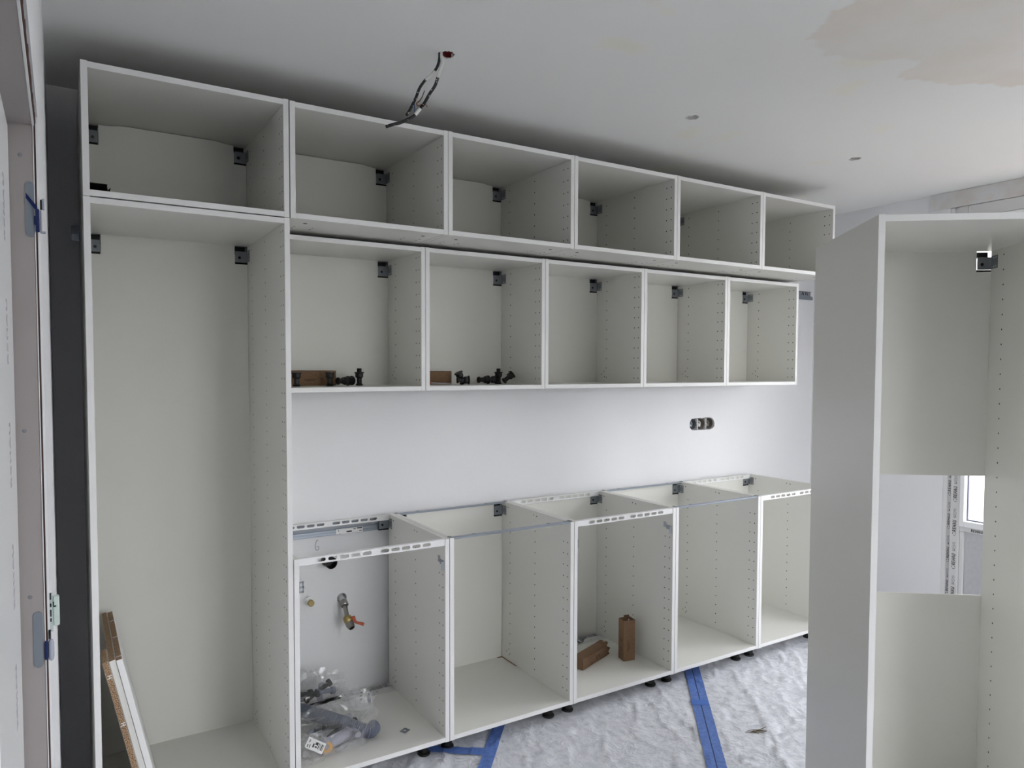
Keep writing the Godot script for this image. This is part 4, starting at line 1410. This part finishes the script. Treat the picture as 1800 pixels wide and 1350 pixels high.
	# dark carton in the box over the tall cabinet
	var dk := thing("torn_carton", "dark torn carton in the left corner of the box over the tall cabinet", "carton", Vector3(0.0185, 2.0655, 0.30))
	var d := mb()
	bx(d, Vector3(0.0, 0.0, 0.0), Vector3(0.052, 0.002, 0.16), 0.0003)
	bx(d, Vector3(0.0, 0.049, 0.0), Vector3(0.052, 0.051, 0.155), 0.0003)
	bx(d, Vector3(0.0, 0.002, 0.0), Vector3(0.052, 0.049, 0.002), 0.0003)
	bx(d, Vector3(0.050, 0.002, 0.002), Vector3(0.052, 0.049, 0.15), 0.0003)
	part("card_body", d, "dark_card", dk)
	var df := mb()
	prism(df, PackedVector2Array([Vector2(0, 0.0), Vector2(0.012, 0.004), Vector2(0.009, 0.020), Vector2(0.013, 0.038), Vector2(0.004, 0.030), Vector2(0, 0.046)]), -0.0008, 0.0008, Transform3D(Basis(Vector3(0.8, 0, 0.6), Vector3(0, 1, 0), Vector3(-0.6, 0, 0.8)), Vector3(0.050, 0.001, 0.155)))
	part("torn_flap", df, "dark_card", dk)
	boards()
	plumbing_bags()
	var pc := thing("metal_clip", "small flat metal clip with a square hole on the sink base cabinet's floor", "clip", Vector3(1.068, 0.0990, 0.469), 0.5)
	var cm := mb()
	bx(cm, Vector3(-0.016, 0, -0.014), Vector3(-0.006, 0.0022, 0.014), 0.0004)
	bx(cm, Vector3(0.007, 0, -0.014), Vector3(0.016, 0.0022, 0.014), 0.0004)
	bx(cm, Vector3(-0.006, 0, -0.014), Vector3(0.007, 0.0022, -0.006), 0.0004)
	bx(cm, Vector3(-0.006, 0, 0.005), Vector3(0.007, 0.0022, 0.014), 0.0004)
	part("clip_plate", cm, "bracket_steel", pc)

func boards() -> void:
	var lean := atan(0.214)
	var rows := [
		["loose_board", "narrow loose board with raw chipboard edge, leftmost of three leaning in the tall cabinet", 0.142, 0.47, 0.585, 0.566],
		["loose_board", "loose board with a grey front edge, middle of three leaning in the tall cabinet", 0.1608, 0.075, 0.583, 0.566],
		["loose_board", "loose board with a bright white front edge, rightmost of three leaning boards", 0.1796, 0.075, 0.586, 0.566]]
	for k in 3:
		var r: Array = rows[k]
		var o := thing(r[0], r[1], "board", Vector3(r[2], 0.0842, 0.0), 0.0, "loose boards leaning in the tall cabinet")
		o.rotation.z = lean
		var th := 0.0172
		var z0: float = r[3]
		var z1: float = r[4]
		var l: float = r[5]
		boxpart("board_face", Vector3(0, 0, z0), Vector3(th, l, z1), ["melamine", "melamine", "edge_band"][k], o, 0.0006)
		var raw := mb()
		bx(raw, Vector3(0.0006, l - 0.0005, z0 + 0.0005), Vector3(th - 0.0006, l + 0.0008, z1 - 0.0005))
		if k == 0:
			bx(raw, Vector3(0.0006, 0.0005, z1 - 0.0005), Vector3(th - 0.0006, l, z1 + 0.0008))
		var e := part("raw_edge", raw, "chipboard", o)
		var fit := mb()
		if k == 0:
			for y in [l - 0.055, l - 0.215, l - 0.375]:
				for q in [[0.002, 0.0], [0.0085, 0.004]]:
					bx(fit, Vector3(q[0], y, z1 + 0.0004), Vector3(q[0] + 0.0065, y + 0.0028, z1 + 0.0018), 0.0003)
					bx(fit, Vector3(q[0] + 0.002, y + 0.008, z1 + 0.0004), Vector3(q[0] + 0.0085, y + 0.0108, z1 + 0.0018), 0.0003)
				bx(fit, Vector3(0.0085, y, z1 + 0.0004), Vector3(0.0105, y + 0.010, z1 + 0.0018), 0.0003)
			part("edge_fittings", fit, "white_plastic", e)
		elif k == 2:
			for z in [z1 - 0.030, z1 - 0.22, z1 - 0.40]:
				bx(fit, Vector3(0.002, l + 0.0004, z), Vector3(th + 0.0005, l + 0.0016, z + 0.0035), 0.0003)
			part("edge_fittings", fit, "white_plastic", e)
		if k == 2:
			var hole := mb()
			disc(hole, Vector3(th + 0.0005, 0.10, z1 - 0.05), Vector3(1, 0, 0), 0.009, 14)
			part("cam_cover", hole, "white_plastic", o)

func crumple(st: SurfaceTool, c: Vector3, r: Vector3, sd: int, amp: float, turn := 0.0, nu := 44, nv := 26) -> void:
	var n1 := noise(2.2, 4, sd)
	var n2 := noise(5.0, 2, sd + 5)
	var rows: Array = []
	var b := Basis(Vector3.UP, turn)
	for j in nv + 1:
		var row: Array[Vector3] = []
		var ph := PI * j / nv
		for i in nu:
			var th := TAU * i / nu
			var d := Vector3(sin(ph) * cos(th), cos(ph), sin(ph) * sin(th))
			var k := 1.0 + amp * n1.get_noise_3dv(d * 1.1) + amp * 0.55 * (0.4 - absf(n2.get_noise_3dv(d * 1.3)) * 1.6)
			var p := c + b * (d * k * r)
			p.y = maxf(p.y, 0.1005)
			row.append(p)
		rows.append(row)
	for j in nv:
		for i in nu:
			var p0: Vector3 = rows[j][i]
			var p1: Vector3 = rows[j][(i + 1) % nu]
			var p2: Vector3 = rows[j + 1][(i + 1) % nu]
			var p3: Vector3 = rows[j + 1][i]
			for t in [[p0, p1, p2], [p0, p2, p3]]:
				var n: Vector3 = (t[1] - t[0]).cross(t[2] - t[0]).normalized()
				if n.dot((t[0] + t[1] + t[2]) / 3.0 - c) < 0:
					n = -n
				tri(st, t[0], t[1], t[2], n)

func plumbing_bags() -> void:
	# ribbed waste hose
	var hs := mb()
	var hp := smooth_path([Vector3(0.66, 0.150, 0.12), Vector3(0.715, 0.162, 0.20), Vector3(0.775, 0.163, 0.29), Vector3(0.835, 0.155, 0.375), Vector3(0.885, 0.142, 0.435), Vector3(0.925, 0.130, 0.455), Vector3(0.955, 0.1285, 0.43)], 110)
	tube(hs, hp, 0.0255, 18, 0.0020, 0.0066)
	var hose := part("waste_hose", hs, "hose_grey", self)
	tag(hose, "ribbed grey waste hose in the plastic bag on the sink base cabinet's floor", "hose")
	# siphon body with yellow seal
	var sp := thing("siphon_trap", "grey plastic siphon trap with a yellow seal lying under the ribbed hose", "siphon", Vector3(0.80, 0.130, 0.455))
	var s1 := mb()
	var along := Transform3D(Basis(Vector3(0, 1, 0), Vector3(0.93, 0, -0.36), Vector3(-0.36, 0, -0.93)), Vector3(-0.07, 0, 0.02))
	lathe(s1, [Vector2(0.0, 0.0), Vector2(0.026, 0.0), Vector2(0.026, 0.03), Vector2(0.022, 0.034), Vector2(0.022, 0.12), Vector2(0.028, 0.124), Vector2(0.028, 0.150), Vector2(0.0, 0.150)], along, 20)
	part("trap_body", s1, "trap_grey", sp)
	var s2 := mb()
	lathe(s2, [Vector2(0.017, 0.0), Vector2(0.020, 0.004), Vector2(0.020, 0.010), Vector2(0.011, 0.012), Vector2(0.0, 0.006)], Transform3D(Basis(Vector3.RIGHT, Vector3(-0.1, 0.35, 0.93).normalized(), Vector3(0, -0.93, 0.35)), Vector3(-0.052, -0.002, 0.030)), 18)
	part("seal", s2, "seal_yellow", sp)
	var s3 := mb()
	lathe(s3, [Vector2(0.020, 0.0), Vector2(0.024, 0.003), Vector2(0.024, 0.016), Vector2(0.020, 0.019)], Transform3D(along.basis, Vector3(-0.115, 0.010, 0.005)), 18)
	part("coupling_ring", s3, "white_plastic", sp)
	# white printed fitting
	var wf := thing("pipe_fitting", "white plastic pipe fitting with printed marks, right of the bags", "fitting", Vector3(0.985, 0.138, 0.235))
	var tilt := Transform3D(frame_of(Vector3(0.80, 0.25, 0.55)), Vector3(-0.045, -0.004, -0.03))
	var f1 := mb()
	lathe(f1, [Vector2(0.0, 0.0), Vector2(0.030, 0.0), Vector2(0.032, 0.03), Vector2(0.036, 0.034), Vector2(0.036, 0.074), Vector2(0.033, 0.080), Vector2(0.026, 0.080), Vector2(0.024, 0.055), Vector2(0.0, 0.055)], tilt, 22)
	var wfb := part("fitting_body", f1, "white_plastic", wf)
	var mk := mb()
	for k in 4:
		var t := 2.2 + 0.45 * k
		for q in [[-0.12, -0.005, 0.12, 0.005], [-0.12, 0.005, 0.12, -0.005]]:
			var l := PackedVector3Array()
			for e in 4:
				var f := e / 3.0
				var th: float = t + lerpf(q[0], q[2], f)
				l.append(tilt * Vector3(0.0363 * cos(th), 0.056 + lerpf(q[1], q[3], f), 0.0363 * sin(th)))
			tube(mk, l, 0.0011, 4)
	part("printed_marks", mk, "print_black", wfb)
	var inner := mb()
	lathe(inner, [Vector2(0.024, 0.078), Vector2(0.014, 0.060), Vector2(0.0, 0.058)], tilt, 18)
	part("bore", inner, "trap_grey", wfb)
	# dark rubber pieces under the rear bag
	var dk := thing("rubber_gasket", "dark rubber gaskets bundled between the rear and the front plastic bag", "gasket", Vector3(0.79, 0.160, 0.175))
	for k in 3:
		var s := mb()
		var l := PackedVector3Array()
		for e in 25:
			var t := TAU * e / 24.0
			l.append(Vector3(0.05 * k - 0.03 + 0.034 * cos(t), 0.010 * k + 0.014 * sin(t) - 0.01, 0.026 * sin(t) + 0.012 * k))
		tube(s, l, 0.006, 8)
		part("gasket_ring", s, ["black_plastic", "bracket_dark", "black_plastic"][k], dk)
	# bags
	var specs := [
		["large crumpled clear plastic bag wrapped round the grey hose, front of the heap", Vector3(0.815, 0.150, 0.385), Vector3(0.165, 0.070, 0.135), 41, 0.42, 0.35],
		["crumpled clear plastic bag at the back of the heap, corner pointing up", Vector3(0.775, 0.200, 0.150), Vector3(0.140, 0.075, 0.080), 57, 0.5, 0.1],
		["small clear plastic bag with a printed white label at the front left", Vector3(0.690, 0.140, 0.485), Vector3(0.068, 0.048, 0.060), 63, 0.35, 0.0],
		["clear plastic bag folded over the white fitting, right of the heap", Vector3(0.930, 0.155, 0.255), Vector3(0.085, 0.055, 0.075), 78, 0.45, 0.6]]
	for k in 4:
		var q: Array = specs[k]
		var o := thing("plastic_bag", q[0], "plastic bag", Vector3.ZERO, 0.0, "clear plastic bags in the sink base cabinet")
		var st := mb()
		crumple(st, q[1], q[2], q[3], q[4], q[5])
		part("bag_film", st, "bag_film", o)
		if k < 2:
			for e in 5 if k == 0 else 6:
				var bp := mb()
				var c: Vector3 = q[1] + Vector3(rng.randf_range(-0.6, 0.6) * q[2].x, rng.randf_range(-0.35, 0.1) * q[2].y, rng.randf_range(-0.4, 0.4) * q[2].z)
				var dirv := Vector3(rng.randf_range(-1, 1), rng.randf_range(-0.25, 0.25), rng.randf_range(-0.6, 0.6)).normalized()
				var l := rng.randf_range(0.035, 0.07)
				lathe(bp, [Vector2(0.0, -l), Vector2(0.013, -l), Vector2(0.013, -l + 0.012), Vector2(0.0095, -l + 0.014), Vector2(0.0095, l - 0.016), Vector2(0.0155, l - 0.014), Vector2(0.0155, l), Vector2(0.0, l)], Transform3D(frame_of(dirv), c), 14)
				part("bagged_fitting", bp, ["bracket_dark", "trap_grey", "black_plastic", "hose_grey", "bracket_dark", "bracket_steel"][e], o)
		if k == 2:
			var lab := mb()
			var lt := Transform3D(Basis(Vector3(0.80, -0.45, 0.40).normalized(), Vector3(-0.50, -0.62, 0.60).normalized(), Vector3(0.0, 0.76, 0.65).normalized()).orthonormalized(), Vector3(0.695, 0.166, 0.520))
			bx(lab, Vector3(-0.034, -0.020, -0.0004), Vector3(0.034, 0.020, 0.0004), 0.0, lt)
			var lo := part("paper_label", lab, "sticker", o)
			var pr := mb()
			for e in [[-0.028, 0.006, 0.004, 0.010], [-0.020, 0.004, 0.003, 0.012], [-0.026, -0.012, 0.003, 0.010], [-0.010, -0.004, 0.006, 0.014], [-0.001, 0.002, 0.008, 0.006], [-0.002, -0.012, 0.010, 0.010], [0.010, -0.012, 0.003, 0.022], [0.016, -0.012, 0.002, 0.022], [0.021, -0.012, 0.004, 0.022], [0.027, -0.012, 0.002, 0.022]]:
				bx(pr, Vector3(e[0], e[1], 0.0005), Vector3(e[0] + e[2], e[1] + e[3], 0.0009), 0.0, lt)
			part("printed_marks", pr, "print_black", lo)
			var hw := mb()
			lathe(hw, [Vector2(0.0, 0.0), Vector2(0.016, 0.0), Vector2(0.018, 0.01), Vector2(0.012, 0.03), Vector2(0.0, 0.03)], Transform3D(frame_of(Vector3(0.6, 0.2, 0.7)), Vector3(0.665, 0.118, 0.47)), 14)
			part("bagged_hardware", hw, "steel_bright", o)
